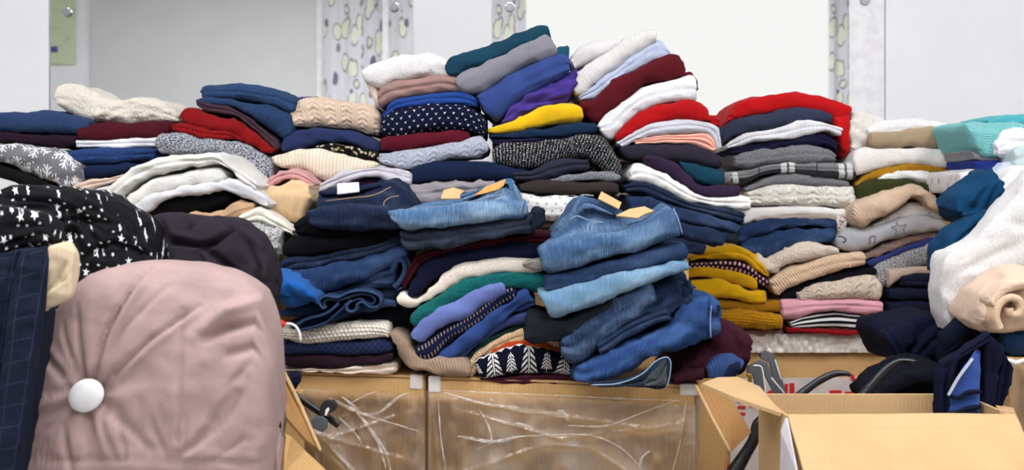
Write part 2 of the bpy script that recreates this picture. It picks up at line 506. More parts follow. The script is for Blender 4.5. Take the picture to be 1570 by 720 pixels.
        a = (u/W+0.08).fr(); bb = (v/W+0.02).fr()
        A = a.lt(0.24); Bq = bb.lt(0.45)
        ln_ = ((a-0.12).abs().lt(0.02)).mx((a-0.62).abs().lt(0.012)).mx((bb-0.2).abs().lt(0.02))
        base = b.mix(A*0.62+Bq*0.24, lin((34, 35, 40)), c2)
        base = b.mix(ln_*0.85, base, lin((26, 27, 32)))
        base = b.mix(((u+v)*900.0).sin().smooth(-1, 1)*0.2, base, lin((70, 70, 75)))
        h = soft*0.8+fine*0.3; dist = 0.004
    elif kind == 'stripes':
        k = ((v/(0.0115*s)).fr()).lt(0.5)
        base = b.mix(k, c, c2); h = soft+fine*0.2; dist = 0.003
    elif kind == 'pin':     # rows of small dashes
        k = ((v/(0.02*s)).fr()-0.5).abs().lt(0.22)*((u/(0.0085)).fr()).lt(0.38)
        base = b.mix(k, base, c2); h = soft+fine*0.3+((v/(0.02*s))*PI2).sin()*0.4; dist = 0.003
    elif kind == 'dots':
        cx, cy, rn = cell(b, u, v, 0.013*s, 0.011*s)
        r = (cx*cx+cy*cy).sqrt().lt(0.0034*s)
        base = b.mix(r, base, c2); h = soft+fine*0.2
    elif kind == 'birds':
        cx, cy, rn = cell(b, u, v, 0.024*s, 0.015*s)
        k = (cy+0.0015*s-cx.abs()*0.8).abs().lt(0.0011*s)*cx.abs().lt(0.0033*s)
        k = k.mx(cx.abs().lt(0.0009*s)*(cy+0.0026*s).abs().lt(0.0018*s))
        base = b.mix(k, base, c2); h = soft*0.8+fine*0.2; dist = 0.003
    elif kind == 'snow':
        cx, cy, rn = cell(b, u, v, 0.085*s, 0.085*s)
        a = cy.at2(cx); r = (cx*cx+cy*cy).sqrt()
        an = ((a*(6/PI2)).fr()-0.5).abs()*(PI2/6)
        x = r*an.cos(); y = r*an.sin(); R = 0.04*s
        k = (y.lt(0.0028*s)*x.lt(R)).mx((((x-y*0.9)/(0.011*s)).fr()-0.5).abs().lt(0.22)*y.lt(0.013*s)*x.lt(R*0.95)*x.gt(0.006*s))
        jag = b.noise(P, 300.0, 1.0)
        sm = b.voro(P, 55.0/s).lt(0.2)
        base = b.mix(k.mx(sm*r.gt(R)), base, c2); h = soft*0.8+((u/0.006)*PI2).sin()*0.2+fine*0.3; dist = 0.003
    elif kind == 'fir':
        W, H = 0.098*s, 0.082*s
        def fir(uo, k):
            cx = ((u/W+uo).fr()-0.5)*W; cy = v/k+0.0
            ax = cx.abs()/k; y = cy/H+0.5
            br = (((cy+ax*0.8)/(0.0125*s)).fr()-0.5).abs().lt(0.29)*ax.lt((y.inv()*0.020+0.008)*s)*y.lt(0.9)*y.gt(0.15)*ax.gt(0.0034*s)
            return br.mx(ax.lt(0.0019*s)*y.lt(0.94)*y.gt(0.06))
        t1 = fir(0.0, 1.0); t2 = fir(0.5, 0.62)
        zig = ((v/H+0.5-((u/(W*0.25)).fr()-0.5).abs()*0.14)-0.03).abs().lt(0.05).mx((v/H-0.5+((u/(W*0.25)).fr()-0.5).abs()*0.2).abs().lt(0.06))
        br = t1.mx(t2); gap = br; tr = br; sm = zig
        base = b.mix((br*gap).mx(tr).mx(sm), c, c2); h = ((u/0.005)*PI2).sin()*0.3+((v/0.005)*PI2).sin()*0.3+soft+fine*0.2; dist = 0.003
    elif kind == 'stars':
        k = None
        for (W, R, off, th) in ((0.018, 0.0028, 0.0, 0.22), (0.032, 0.0054, 0.37, 0.42)):
            us, vs_ = u+off, v+off*0.7
            row = (vs_/W).fl(); uu = us/W+row.mod(2.0)*0.5
            idv = b.vec(uu.fl(), row, off)
            wn = b.n('ShaderNodeTexWhiteNoise'); b.nt.links.new(idv, wn.inputs['Vector'])
            sp = b.n('ShaderNodeSeparateXYZ'); b.nt.links.new(wn.outputs['Color'], sp.inputs[0])
            rx, ry_, rz = (X(b.nt, sp.outputs[i]) for i in range(3))
            cx = (uu.fr()-0.5)*W+(rx-0.5)*(W*0.45); cy = ((vs_/W).fr()-0.5)*W+(ry_-0.5)*(W*0.45)
            a = cy.at2(cx)+rz*PI2; r = (cx*cx+cy*cy).sqrt()
            tri = ((a*(5/PI2)).fr()-0.5).abs()*2.0
            q = (r*(tri*1.3+0.75)).lt(R)*rz.gt(th)
            k = q if k is None else k.mx(q)
        base = b.mix(k, c, c2); h = soft*0.9+fine*0.2; dist = 0.004; rough = 0.7
    elif kind == 'grid':
        k = ((u/0.03).fr()-0.5).abs().lt(0.03).mx(((v/0.034).fr()-0.5).abs().lt(0.03))
        base = b.mix(k*0.16, base, c2); h = soft+fine*0.25; dist = 0.003
    elif kind == 'leopard':
        q = b.voro(P, 105.0/s); n_ = b.noise(P, 150.0, 2.0)
        k = (q+n_*0.6).smooth(0.62, 0.7)
        base = b.mix(k, c2, c); h = soft+fine*0.2
    elif kind == 'motif':       # sparse small marks
        cx, cy, rn = cell(b, u, v, 0.026*s, 0.019*s)
        k = (cx.abs()*0.9+(cy-0.001).abs()).lt(0.0048*s)*((cx*900.0).sin()*(cy*700.0).sin()).gt(-0.25)
        base = b.mix(k*0.75, base, c2); h = b.noise(P, 200.0, 3.0)+soft*0.8; dist = 0.004
    elif kind == 'speck':
        k = b.voro(P, 75.0).lt(0.16)
        base = b.mix(k*0.8, base, c2); h = soft+fine*0.2; dist = 0.003
    elif kind == 'diamond':
        k = (((u+v)/0.014).fr()-0.5).abs().lt(0.09).mx((((u-v)/0.014).fr()-0.5).abs().lt(0.09))
        base = b.mix(k*0.4, base, c2); h = soft+k*-0.5+fine*0.3; dist = 0.003
    elif kind == 'window':      # pale ribs in both directions
        k = ((u/0.012).fr()-0.5).abs().lt(0.10).mx(((v/0.011).fr()-0.5).abs().lt(0.10))
        base = b.mix(k*0.45, base, sc3(c, 0.72)); h = k*-0.8+soft+fine*0.3; dist = 0.003
    elif kind == 'scribble':    # dark line embroidery on pale cloth
        n_ = b.noise(P, 60.0, 1.0)
        k = ((n_*9.0).fr()-0.5).abs().lt(0.05)*b.noise(P, 22.0, 1.0).gt(0.52)
        base = b.mix(k*0.85, base, c2); h = soft+fine*0.2; dist = 0.003
    if kind not in ('plain', 'satin', 'denim'): h = h+fuzz*0.25
    b.color(base); b.bump(h, dist, 0.6)
    lum_ = 0.3*c[0]+0.5*c[1]+0.2*c[2]
    _mats[key] = b.done(rough, 0.12, sheen*min(1.0, lum_*2.2))
    return _mats[key]

def plainmat(name, col, rough=0.5, spec=0.4, metal=0.0):
    b = MB(name); n_ = b.noise(b.obj(), 25.0, 3.0).smooth(0.3, 0.7)
    c = lin(col); b.color(b.mix(n_, sc3(c, 0.93), sc3(c, 1.05)))
    return b.done(rough, spec, 0, metal)

def cardboard(name, col=(208, 168, 112), sc_=1.0):
    b = MB(name); O = b.obj(); c = lin(col)
    sx = b.n('ShaderNodeSeparateXYZ'); b.nt.links.new(O, sx.inputs[0])
    x, y, z = (X(b.nt, sx.outputs[i]) for i in range(3))
    flute = ((x+y)*(PI2/0.0075)).sin()
    n1 = b.noise(O, 5.0, 4.0).smooth(0.3, 0.7); n2 = b.noise(b.vec(x*300.0, y*300.0, z*25.0), 1.0, 2.0)
    base = b.mix(n1, sc3(c, 0.9), sc3(c, 1.06)); base = b.mix((n2-0.4)*0.5, base, sc3(c, 0.72))
    base = b.mix(flute.smooth(-1, 1)*0.14, base, sc3(c, 0.7))
    b.color(base); b.bump(flute*0.2+n2*0.5+b.noise(O, 30.0, 3.0)*1.2, 0.0016, 0.6)
    return b.done(0.75, 0.2)

def emit(name, col, st):
    m = bpy.data.materials.new(name); m.use_nodes = True; nt = m.node_tree
    nt.nodes.remove(nt.nodes['Principled BSDF']); e = nt.nodes.new('ShaderNodeEmission')
    e.inputs[0].default_value = lin(col); e.inputs[1].default_value = st
    nt.links.new(e.outputs[0], nt.nodes['Material Output'].inputs[0]); return m

def film_mat():
    b = MB('stretch_film'); O = b.obj()
    tr = b.n('ShaderNodeBsdfTransparent'); tr.inputs[0].default_value = (0.99, 0.985, 0.98, 1)
    gl = b.n('ShaderNodeBsdfGlossy'); gl.inputs['Roughness'].default_value = 0.16
    di = b.n('ShaderNodeBsdfDiffuse'); di.inputs[0].default_value = (0.92, 0.86, 0.78, 1)
    fz = b.n('ShaderNodeFresnel'); fz.inputs[0].default_value = 1.5
    n1 = b.noise(O, 7.0, 4.0, 0.6)
    bp = b.n('ShaderNodeBump'); bp.inputs['Distance'].default_value = 0.004; bp.inputs['Strength'].default_value = 0.7
    hh = b.noise(O, 30.0, 4.0, 0.65)+b.noise(O, 9.0, 2.0)*2.0
    b.nt.links.new(hh.k, bp.inputs['Height'])
    for q in (gl, fz): b.nt.links.new(bp.outputs[0], q.inputs['Normal'])
    m1 = b.n('ShaderNodeMixShader'); m2 = b.n('ShaderNodeMixShader')
    f = X(b.nt, fz.outputs[0])*1.25+0.01
    b.nt.links.new(f.mn(1.0).k, m1.inputs[0]); b.nt.links.new(tr.outputs[0], m1.inputs[1]); b.nt.links.new(gl.outputs[0], m1.inputs[2])
    b.nt.links.new((n1.smooth(0.42, 0.75)*0.24+0.05).k, m2.inputs[0]); b.nt.links.new(m1.outputs[0], m2.inputs[1]); b.nt.links.new(di.outputs[0], m2.inputs[2])
    b.nt.links.new(m2.outputs[0], b.out.inputs[0])
    b.nt.nodes.remove(b.bsdf)
    return b.m

def bilerp_sheet(name, A, nx, ny, fn, mat, parent=None, th=0.0):
    """sheet over corners A (tl,tr,br,bl) displaced along its normal by fn(u,v) in metres"""
    tl, tr, br, bl = [np.array(a) for a in A]
    u = np.linspace(0, 1, nx)[:, None, None]; v = np.linspace(0, 1, ny)[None, :, None]
    V = tl*(1-u)*(1-v)+tr*u*(1-v)+br*u*v+bl*(1-u)*v
    n = np.cross(tr-tl, bl-tl); n /= np.linalg.norm(n)
    if n[1] > 0: n = -n
    V = V+n*fn(u[:, :, 0]+0*v[:, :, 0], v[:, :, 0]+0*u[:, :, 0])[:, :, None]
    W, H = np.linalg.norm(tr-tl), np.linalg.norm(bl-tl)
    UV = np.stack([(u*W+0*v)[:, :, 0], (v*H+0*u)[:, :, 0]], -1)
    me = grid_mesh(name, V, UV, closed_v=False)
    return link(name, me, mat, parent)

# ---------------------------------------------------------------- the room
WALL_Y, REAR_Y, ZC = 3.90, -2.5, 3.35
XL, XR = -4.9, 4.6
def wallmat(name, col):
    b = MB(name); O = b.obj(); c = lin(col)
    n1 = b.noise(O, 2.5, 5.0, 0.6).smooth(0.3, 0.7); n2 = b.noise(O, 90.0, 2.0)
    b.color(b.mix(n1, sc3(c, 0.97), sc3(c, 1.01))); b.bump(n2+b.noise(O, 12.0, 3.0), 0.001, 0.25)
    return b.done(0.6, 0.3)
M_wall = wallmat('painted_wall', (237, 238, 241)); M_grey = wallmat('grey_panel', (210, 211, 210)); M_ceil = wallmat('ceiling_paint', (240, 240, 240))
b = MB('floor_vinyl'); O = b.obj(); b.color(b.mix(b.noise(O, 40.0, 4.0).smooth(0.3, 0.7), lin((128, 124, 118)), lin((152, 147, 140)))); M_floor = b.done(0.45, 0.4)
M_trim = plainmat('white_trim', (236, 236, 238), 0.4)
def structure(o): o['kind'] = 'structure'; return o
structure(box('floor', XL, XR, REAR_Y, WALL_Y, -0.05, 0, M_floor))
structure(box('ceiling', XL, XR, REAR_Y, WALL_Y, ZC, ZC+0.05, M_ceil))
structure(box('wall_back', XL, XR, WALL_Y, WALL_Y+0.1, 0, ZC, M_wall))
structure(box('wall_left', XL-0.1, XL, REAR_Y, WALL_Y, 0, ZC, M_wall))
structure(box('wall_right', XR, XR+0.1, REAR_Y, WALL_Y, 0, ZC, M_wall))
def wx(px, d=WALL_Y): return (px-CX)/FPX*d
def wz(py, d=WALL_Y): return HCAM+(HY-py)/FPX*d
# board joints on the mirror wall: slightly proud panels with a narrow gap
structure(box('trim_1', wx(1301), wx(1355), WALL_Y-0.006, WALL_Y, 0.0, ZC, M_trim, None, 0.0015))
structure(box('trim_2', wx(1356.5), XR, WALL_Y-0.012, WALL_Y, 0.0, ZC, M_wall, None, 0.0015))
structure(box('trim_3', XL, wx(77), WALL_Y-0.014, WALL_Y, 0.0, ZC, M_wall, None, 0.002))
b = MB('mirror_silver'); b.color((0.93, 0.945, 0.94, 1)); M_mirror = b.done(0.015, 0.5, 0, 1.0)
M_chrome = plainmat('chrome', (190, 192, 196), 0.2, 0.5, 1.0)
def mirror(x0, x1, label, clips):
    zb, zt = 0.55, 2.45
    root = empty('mirror', ((x0+x1)/2, WALL_Y, zb), label, 'mirror')
    box('mirror_glass', x0, x1, WALL_Y-0.008, WALL_Y-0.002, zb, zt, M_mirror, root, 0.0008)
    for (px, py) in clips:
        x, z = wx(px), wz(py)
        bm = bmesh.new()
        bmesh.ops.create_cone(bm, cap_ends=True, segments=24, radius1=0.017, radius2=0.014, depth=0.012)
        bmesh.ops.bevel(bm, geom=[e for e in bm.edges if all(v.co.z > 0 for v in e.verts)], offset=0.003, segments=2, affect='EDGES')
        for v in bm.verts: v.co = Vector((x+v.co.x, WALL_Y-0.014-v.co.z, z+v.co.y))
        me = bpy.data.meshes.new('mirror_clip'); bm.to_mesh(me); bm.free()
        link('mirror_clip', me, M_chrome, root)
    return root
mirror(wx(79), wx(633), 'frameless wall mirror behind the clothes, left one, showing a patterned curtain', [(105, 20), (605, 12)])
mirror(wx(755), wx(1301), 'frameless wall mirror behind the clothes, right one, reflecting a bright white window', [(782, 12)])
bm = bmesh.new(); bmesh.ops.create_cone(bm, cap_ends=True, segments=24, radius1=0.017, radius2=0.014, depth=0.012)
for v in bm.verts: v.co = Vector((wx(1325)+v.co.x, WALL_Y-0.013-v.co.z, wz(1)+v.co.y))
me = bpy.data.meshes.new('wall_screw_cap'); bm.to_mesh(me); bm.free()
tag(link('wall_screw_cap', me, M_chrome), 'round chrome screw cap on the pale strip right of the mirror', 'screw cap')

# opposite side of the room, seen only in the mirrors
DV = 2*(WALL_Y-0.008)-REAR_Y
def rx(px): return (px-CX)/FPX*DV
def rz(py): return HCAM+(HY-py)/FPX*DV
# rear wall with a window opening
wx0, wx1, wz0, wz1 = rx(770), rx(1285), 0.85, 3.2
for i, (a, c_, z0, z1) in enumerate(((XL, wx0, 0, ZC), (wx1, XR, 0, ZC), (wx0, wx1, 0, wz0), (wx0, wx1, wz1, ZC))):
    structure(box('wall_front', a, c_, REAR_Y-0.12, REAR_Y, z0, z1, M_wall))
wr_ = empty('window_1', ((wx0+wx1)/2, REAR_Y, wz0), kind='structure')
M_day = emit('daylight_glass', (255, 254, 252), WINDOW_LIGHT)
box('pane', wx0, wx1, REAR_Y-0.11, REAR_Y-0.10, wz0, wz1, M_day, wr_)
for (a, c_, z0, z1) in ((wx0, wx0+0.06, wz0, wz1), (wx1-0.06, wx1, wz0, wz1), (wx0, wx1, wz0, wz0+0.06), (wx0, wx1, wz1-0.06, wz1)):
    box('window_frame', a, c_, REAR_Y-0.10, REAR_Y-0.05, z0, z1, M_trim, wr_)
structure(box('trim_4', rx(141), rx(487), REAR_Y, REAR_Y+0.03, 0, ZC, M_grey))
structure(box('trim_5', rx(487), rx(498), REAR_Y, REAR_Y+0.05, 0, ZC, M_trim))
structure(box('trim_6', rx(589), rx(598), REAR_Y, REAR_Y+0.16, 0, ZC, M_trim))
def curtain_mat():
    b = MB('petal_print'); O = b.obj()
    sx = b.n('ShaderNodeSeparateXYZ'); b.nt.links.new(O, sx.inputs[0])
    x, y, z = (X(b.nt, sx.outputs[i]) for i in range(3))
    wob = b.noise(O, 4.0, 2.0)
    P = b.vec(x*1.7+wob*0.10, 0.0, z*0.75+wob*0.12)
    d1 = b.voro(P, 8.5, rnd=0.8); cid = b.n('ShaderNodeTexVoronoi'); cid.inputs['Scale'].default_value = 8.5; cid.inputs['Randomness'].default_value = 0.8; b.nt.links.new(P, cid.inputs['Vector'])
    sp = b.n('ShaderNodeSeparateXYZ'); b.nt.links.new(cid.outputs['Color'], sp.inputs[0])
    r1, r2 = X(b.nt, sp.outputs[0]), X(b.nt, sp.outputs[1])
    petal = d1.smooth(0.49, 0.43)*r1.gt(0.26)
    ring = (d1.smooth(0.59, 0.53)*r1.gt(0.26))*b.noise(P, 11.0, 1.0).smooth(0.36, 0.44)
    dark = d1.smooth(0.40, 0.34)*r1.lt(0.2)
    c = b.mix(ring, lin((216, 216, 222)), lin((140, 136, 138)))
    c = b.mix(petal, c, lin((226, 226, 208))); c = b.mix(dark, c, lin((112, 108, 128)))
    b.color(c); b.bump(b.noise(O, 60.0, 2.0), 0.002, 0.4)
    return b.done(0.85, 0.15)
M_curtain = curtain_mat()
def curtain(px0, px1, label, seed):
    x0, x1 = rx(px0), rx(px1); n = 60; m = 14
    xs = np.linspace(x0, x1, n); zs = np.linspace(0.15, 3.25, m)
    fold = 0.018*np.sin(xs*2*math.pi/0.16+seed)+0.012*noise3(xs/0.05, 0, 0, seed)
    ring_y = np.stack([REAR_Y+0.11+fold, REAR_Y+0.107+fold-0.004], 0)
    V = np.zeros((m, 2*n, 3))
    V[:, :n, 0] = xs; V[:, n:, 0] = xs[::-1]
    V[:, :n, 1] = ring_y[0]; V[:, n:, 1] = ring_y[1][::-1]
    V[:, :, 2] = zs[:, None]
    me = grid_mesh('curtain', V, None); fix_out(me)
    return tag(link('curtain', me, M_curtain), label, 'curtain', 'petal print curtains reflected in the mirrors')
curtain(499, 590, 'petal print curtain, widest strip reflected in the left mirror', 1)
curtain(597, 735, 'petal print curtain, narrow strip reflected at the right end of the left mirror', 2)
curtain(745, 806, 'petal print curtain, reflected at the left end of the right mirror', 3)
curtain(1266, 1299, 'petal print curtain, thin strip reflected at the right end of the right mirror', 4)
ch = empty('height_chart', (rx(95), REAR_Y, rz(100)), 'pale green height chart with a small purple label, reflected in left mirror', 'chart')
M_chart = None
b = MB('chart_print'); O = b.obj(); sx = b.n('ShaderNodeSeparateXYZ'); b.nt.links.new(O, sx.inputs[0])
x, z = X(b.nt, sx.outputs[0]), X(b.nt, sx.outputs[2])
tick = ((z/0.16).fr()-0.5).abs().lt(0.09)*((x/0.05).fr()).gt(0.35)*b.noise(O, 60.0, 1.0).gt(0.5)*x.lt(rx(96))
leaf = b.noise(O, 14.0, 3.0).smooth(0.5, 0.75)*x.gt(rx(99))
c = b.mix(tick*0.5, lin((205, 214, 180)), lin((140, 150, 120))); c = b.mix(leaf*0.5, c, lin((150, 165, 130)))
b.color(c); M_chart = b.done(0.5, 0.3)
box('board', rx(62), rx(117), REAR_Y+0.004, REAR_Y+0.035, rz(99), 3.3, M_chart, ch, 0.004)
box('label_patch', rx(70), rx(91), REAR_Y+0.035, REAR_Y+0.038, rz(81), rz(72), plainmat('purple_print', (84, 80, 140)), ch)

# ceiling light panels (their own light)
M_lamp = emit('lamp_diffuser', (251, 251, 255), CEIL_LIGHT)
M_white = plainmat('white_plastic', (238, 238, 236), 0.45)
for i, (x, y) in enumerate(((-2.2, 1.3), (0.0, 1.3), (2.2, 1.3), (-2.2, -0.3), (0.0, -0.3), (2.2, -0.3))):
    r = empty('ceiling_light', (x, y, ZC-0.06), 'square white ceiling light panel above the clothes', 'ceiling light', 'ceiling lights outside the picture')
    box('lamp_housing', x-0.64, x+0.64, y-0.34, y+0.34, ZC-0.06, ZC-0.001, M_white, r, 0.004)
    box('diffuser', x-0.60, x+0.60, y-0.30, y+0.30, ZC-0.066, ZC-0.0605, M_lamp, r)

# ---------------------------------------------------------------- cardboard boxes
M_card = cardboard('cardboard'); M_cardin = cardboard('cardboard_inside', (204, 170, 124)); M_carddark = cardboard('cardboard_edge', (168, 126, 78))
M_film = film_mat()
ZB = HCAM-0.402         # height of the box tops
def wrinkle(seed, amp=0.006, lines=()):
    def f(u, v):
        a = amp*0.5*(1-np.abs(fbm(u*5, v*3, 0, seed, 3)))**3*0.9+amp*0.3*fbm(u*14, v*9, 1.0, seed+4, 3)
        for (x0, y0, x1, y1, w_, hgt) in lines:
            dd, t_ = seg_dist(u*1.5, v, (x0*1.5, y0), (x1*1.5, y1))
            a = a+hgt*0.6*np.exp(-(dd/(w_*0.55))**2)*(0.4+0.6*np.sin(np.pi*t_))+hgt*0.4*np.exp(-(dd/(w_*2.5))**2)
        rs = random.Random(seed)
        for i in range(34):
            x0, y0 = rs.random(), rs.random()*0.55; an = rs.gauss(0.1, 0.7); ln = rs.uniform(0.05, 0.28)
            dd, t_ = seg_dist(u*1.5, v, (x0*1.5, y0), (x0*1.5+ln*math.cos(an), y0+ln*math.sin(an)))
            a = a+rs.uniform(0.0008, 0.0024)*np.exp(-(dd/rs.uniform(0.003, 0.007))**2)*np.sin(np.pi*np.clip(t_, 0.02, 0.98))
        return a+0.004
    return f
def closed_box(label, corners, zt, zb, depth, film=True, tapes=(), lines=(), seed=1, filmtop=0.03, name='cardboard_box', sidefilm=True):
    """corners: front-left and front-right (x, y); goes back by depth"""
    (ax, ay), (bx, by) = corners
    e = Vector((bx-ax, by-ay, 0)); wd = e.length; e.normalize(); n = Vector((-e.y, e.x, 0))   # n points away
    root = empty(name, ((ax+bx)/2+n.x*depth/2, (ay+by)/2+n.y*depth/2, zb), label, 'box')
    def P(s, t, z): return Vector((ax, ay, 0))+e*s+n*t+Vector((0, 0, z))
    th = 0.006; g = 0.0015
    def pan(nm, A, t_, m): return slab(nm, A, t_, m, root)
    def brick(nm, s0, s1, t0, t1, z0, z1, m):
        bm = bmesh.new()
        vs_ = [bm.verts.new(P(s, t, z)) for z in (z0, z1) for (s, t) in ((s0, t0), (s1, t0), (s1, t1), (s0, t1))]
        for f in ((3, 2, 1, 0), (4, 5, 6, 7), (0, 1, 5, 4), (1, 2, 6, 5), (2, 3, 7, 6), (3, 0, 4, 7)): bm.faces.new([vs_[i] for i in f])
        bmesh.ops.bevel(bm, geom=list(bm.edges), offset=0.0018, segments=2, affect='EDGES')
        me = bpy.data.meshes.new(nm); bm.to_mesh(me); bm.free(); return link(nm, me, m, root)
    brick('front_panel', 0, wd, 0, th, zb, zt-th-g, M_card)
    brick('back_panel', 0, wd, depth-th, depth, zb, zt-th-g, M_card)
    brick('side_panel', 0, th, th+g, depth-th-g, zb, zt-th-g, M_card)
    brick('side_panel', wd-th, wd, th+g, depth-th-g, zb, zt-th-g, M_card)
    brick('top_flap', 0, wd, 0, depth/2-0.002, zt-th, zt, M_card)
    brick('top_flap', 0, wd, depth/2+0.002, depth, zt-th, zt, M_card)
    for (s0, s1, t0, t1, z0, z1) in tapes: brick('tape', s0, s1, t0, t1, z0, z1, M_tape)
    if film:
        A = [P(-0.002, -0.004, zt-filmtop), P(wd+0.002, -0.004, zt-filmtop*1.4), P(wd+0.002, -0.004, zb+0.03), P(-0.002, -0.004, zb+0.03)]
        bilerp_sheet('stretch_film', [tuple(a) for a in A], 240, 260, wrinkle(seed, 0.007, lines), M_film, root)
        if not sidefilm: return root
        A = [P(wd+0.004, -0.002, zt-filmtop*1.4), P(wd+0.004, depth, zt-filmtop), P(wd+0.004, depth, zb+0.03), P(wd+0.004, -0.002, zb+0.03)]
        bilerp_sheet('stretch_film', [tuple(a) for a in A], 60, 80, lambda u, v: -wrinkle(seed+7, 0.006)(u, v), M_film, root)
    return root
M_tape = plainmat('pale_tape', (226, 222, 218), 0.25)
pL = U(425, 566, 2.664); pM0 = U(651, 576, 2.568); pM1 = U(657, 577, 2.56); pR = U(1065, 590, 2.445)
cbx = closed_box('cardboard box in clear stretch film under the centre jeans stack', ((pM1.x, pM1.y), (pR.x, pR.y)), ZB, 0.0, 0.36,
           tapes=((0.0, 0.028, -0.003, 0.05, ZB-0.035, ZB+0.002), (0.555, 0.592, -0.003, 0.03, ZB-0.022, ZB+0.002)),
           lines=((0.05, 0.02, 0.95, 0.09, .012, .007), (0.1, 0.05, 0.52, 0.13, .008, .008), (0.5, .13, .95, .06, .01, .006), (.25, .22, .45, .15, .012, .008), (.45, .15, .62, .15, .01, .007), (.62, .15, .8, .24, .012, .007), (.02, .02, .06, .4, .006, .006), (.95, .05, .9, .4, .008, .007), (.0, .3, .25, .22, .012, .006)), seed=3)
lbx = closed_box('cardboard box in clear stretch film left of centre, under the cream flat knit', ((pL.x-0.12, 2.662), (pM0.x, pM0.y)), ZB, 0.0, 0.36,
           tapes=((0.445, 0.474, -0.003, 0.04, ZB-0.03, ZB+0.002),), sidefilm=False,
           lines=((.3, .1, .55, .16, .012, .009), (.55, .16, .95, .05, .01, .008), (.45, .12, .85, .4, .012, .009), (.5, .2, .8, .35, .008, .006), (.55, .16, .95, .22, .012, .008), (.5, .13, .7, .05, .006, .005)), seed=9)
def gathered_film():
    b = MB('gathered_film'); tr = b.n('ShaderNodeBsdfTransparent'); mx = b.n('ShaderNodeMixShader')
    b.color(lin((240, 232, 224))); b.done(0.25, 0.6)
    n_ = b.noise(b.obj(), 60.0, 3.0).smooth(0.3, 0.75)*0.42+0.08
    b.nt.links.new(n_.k, mx.inputs[0]); b.nt.links.new(tr.outputs[0], mx.inputs[1]); b.nt.links.new(b.bsdf.outputs[0], mx.inputs[2]); b.nt.links.new(mx.outputs[0], b.out.inputs[0])
    return b.m
M_gather = gathered_film()
def film_folds(root, A, B, paths):
    for (pts, r) in paths:
        W = []
        for (px, py) in parse(pts):
            k = (px-CX)/FPX        # where the sight line meets the box front
            s_ = (k*A[1]-A[0])/((B[0]-A[0])-k*(B[1]-A[1])); yy = A[1]+s_*(B[1]-A[1])-0.016
            W.append(U(px, py, yy))
        tube('film_fold', W, [r*0.3, r, r*0.7, r, r*0.3], M_gather, root, n=60, ns=8, flat=0.5)
film_folds(cbx, (pM1.x, pM1.y), (pR.x, pR.y), (('665,597 760,602 860,606 960,611 1050,614', .0022), ('680,601 740,618 800,630 868,640', .003), ('870,652 930,652 985,632 1040,612', .0026), ('725,690 775,672 830,667 905,667 950,685 985,718', .0018),
    ('735,628 748,650 752,676 720,672', .003), ('980,716 985,700 998,690', .003), ('1030,725 1042,680 1052,612', .002), ('672,612 676,670 684,724', .0018), ('790,648 815,655 818,660', .004), ('850,636 862,630 872,645', .005), ('700,668 760,676 800,668', .004)))
film_folds(lbx, (pL.x-0.12, 2.662), (pM0.x, pM0.y), (('522,606 540,620 556,634 580,632 612,608 630,600', .004), ('545,630 562,650 580,680 592,718', .004), ('520,640 545,664 560,690', .0025), ('560,636 600,648 640,660', .002), ('530,622 560,606 590,596', .0016), ('505,610 535,625 552,632', .005), ('556,640 590,690 600,724', .003)))
# box on the far right at the back, holding the right-hand stacks
q0 = U(1095, 513, 3.26); q1 = U(1372, 513, 3.26)
rb = closed_box('wrapped cardboard box with red printed tape under the striped and pink knits', ((q0.x-0.05, 3.26), (q1.x, 3.26)), q0.z, 0.0, 0.5, film=False)
bilerp_sheet('film_band', [tuple(U(1120, 511, 3.245)), tuple(U(1371, 511, 3.245)), tuple(U(1371, 540, 3.245)), tuple(U(1120, 540, 3.245))], 150, 20,
             lambda u, v: 0.004*fbm(u*60, v*3, 0, 5, 2)+0.003, plainmat('milky_film', (214, 205, 198), 0.22, 0.6), rb)
M_red = plainmat('red_print', (206, 40, 40), 0.4); M_printtape = plainmat('white_print_tape', (214, 204, 200), 0.25)
plate('printed_tape', '1120,580 1395,577 1395,720 1120,720', 3.252, 0.004, M_printtape, rb)
for pl in ('1203,588 1208,588 1208,612 1203,612', '1211,587 1218,587 1218,612 1211,612', '1272,598 1290,598 1290,603 1272,603', '1327,583 1334,583 1334,592 1327,592',
           '1296,600 1312,600 1312,604 1296,604', '1366,549 1374,549 1374,556 1366,556', '1131,612 1142,612 1142,616 1131,616', '1131,622 1143,622 1143,626 1131,626', '1131,632 1143,632 1143,636 1131,636',
           '1148,618 1160,611 1163,622 1150,624', '1118,680 1124,680 1124,690 1118,690', '1115,712 1130,708 1134,720 1115,720'):
    plate('print_mark', pl, 3.248, 0.002, M_red, rb)
pxtube('print_mark', '1306,573 1308,580 1316,584 1326,583 1332,575', 3.247, 0.005, M_red, rb, flat=0.3, n=30)
pxtube('print_mark', '1176,606 1180,601 1187,600 1193,606', 3.247, 0.005, M_red, rb, flat=0.3, n=30)
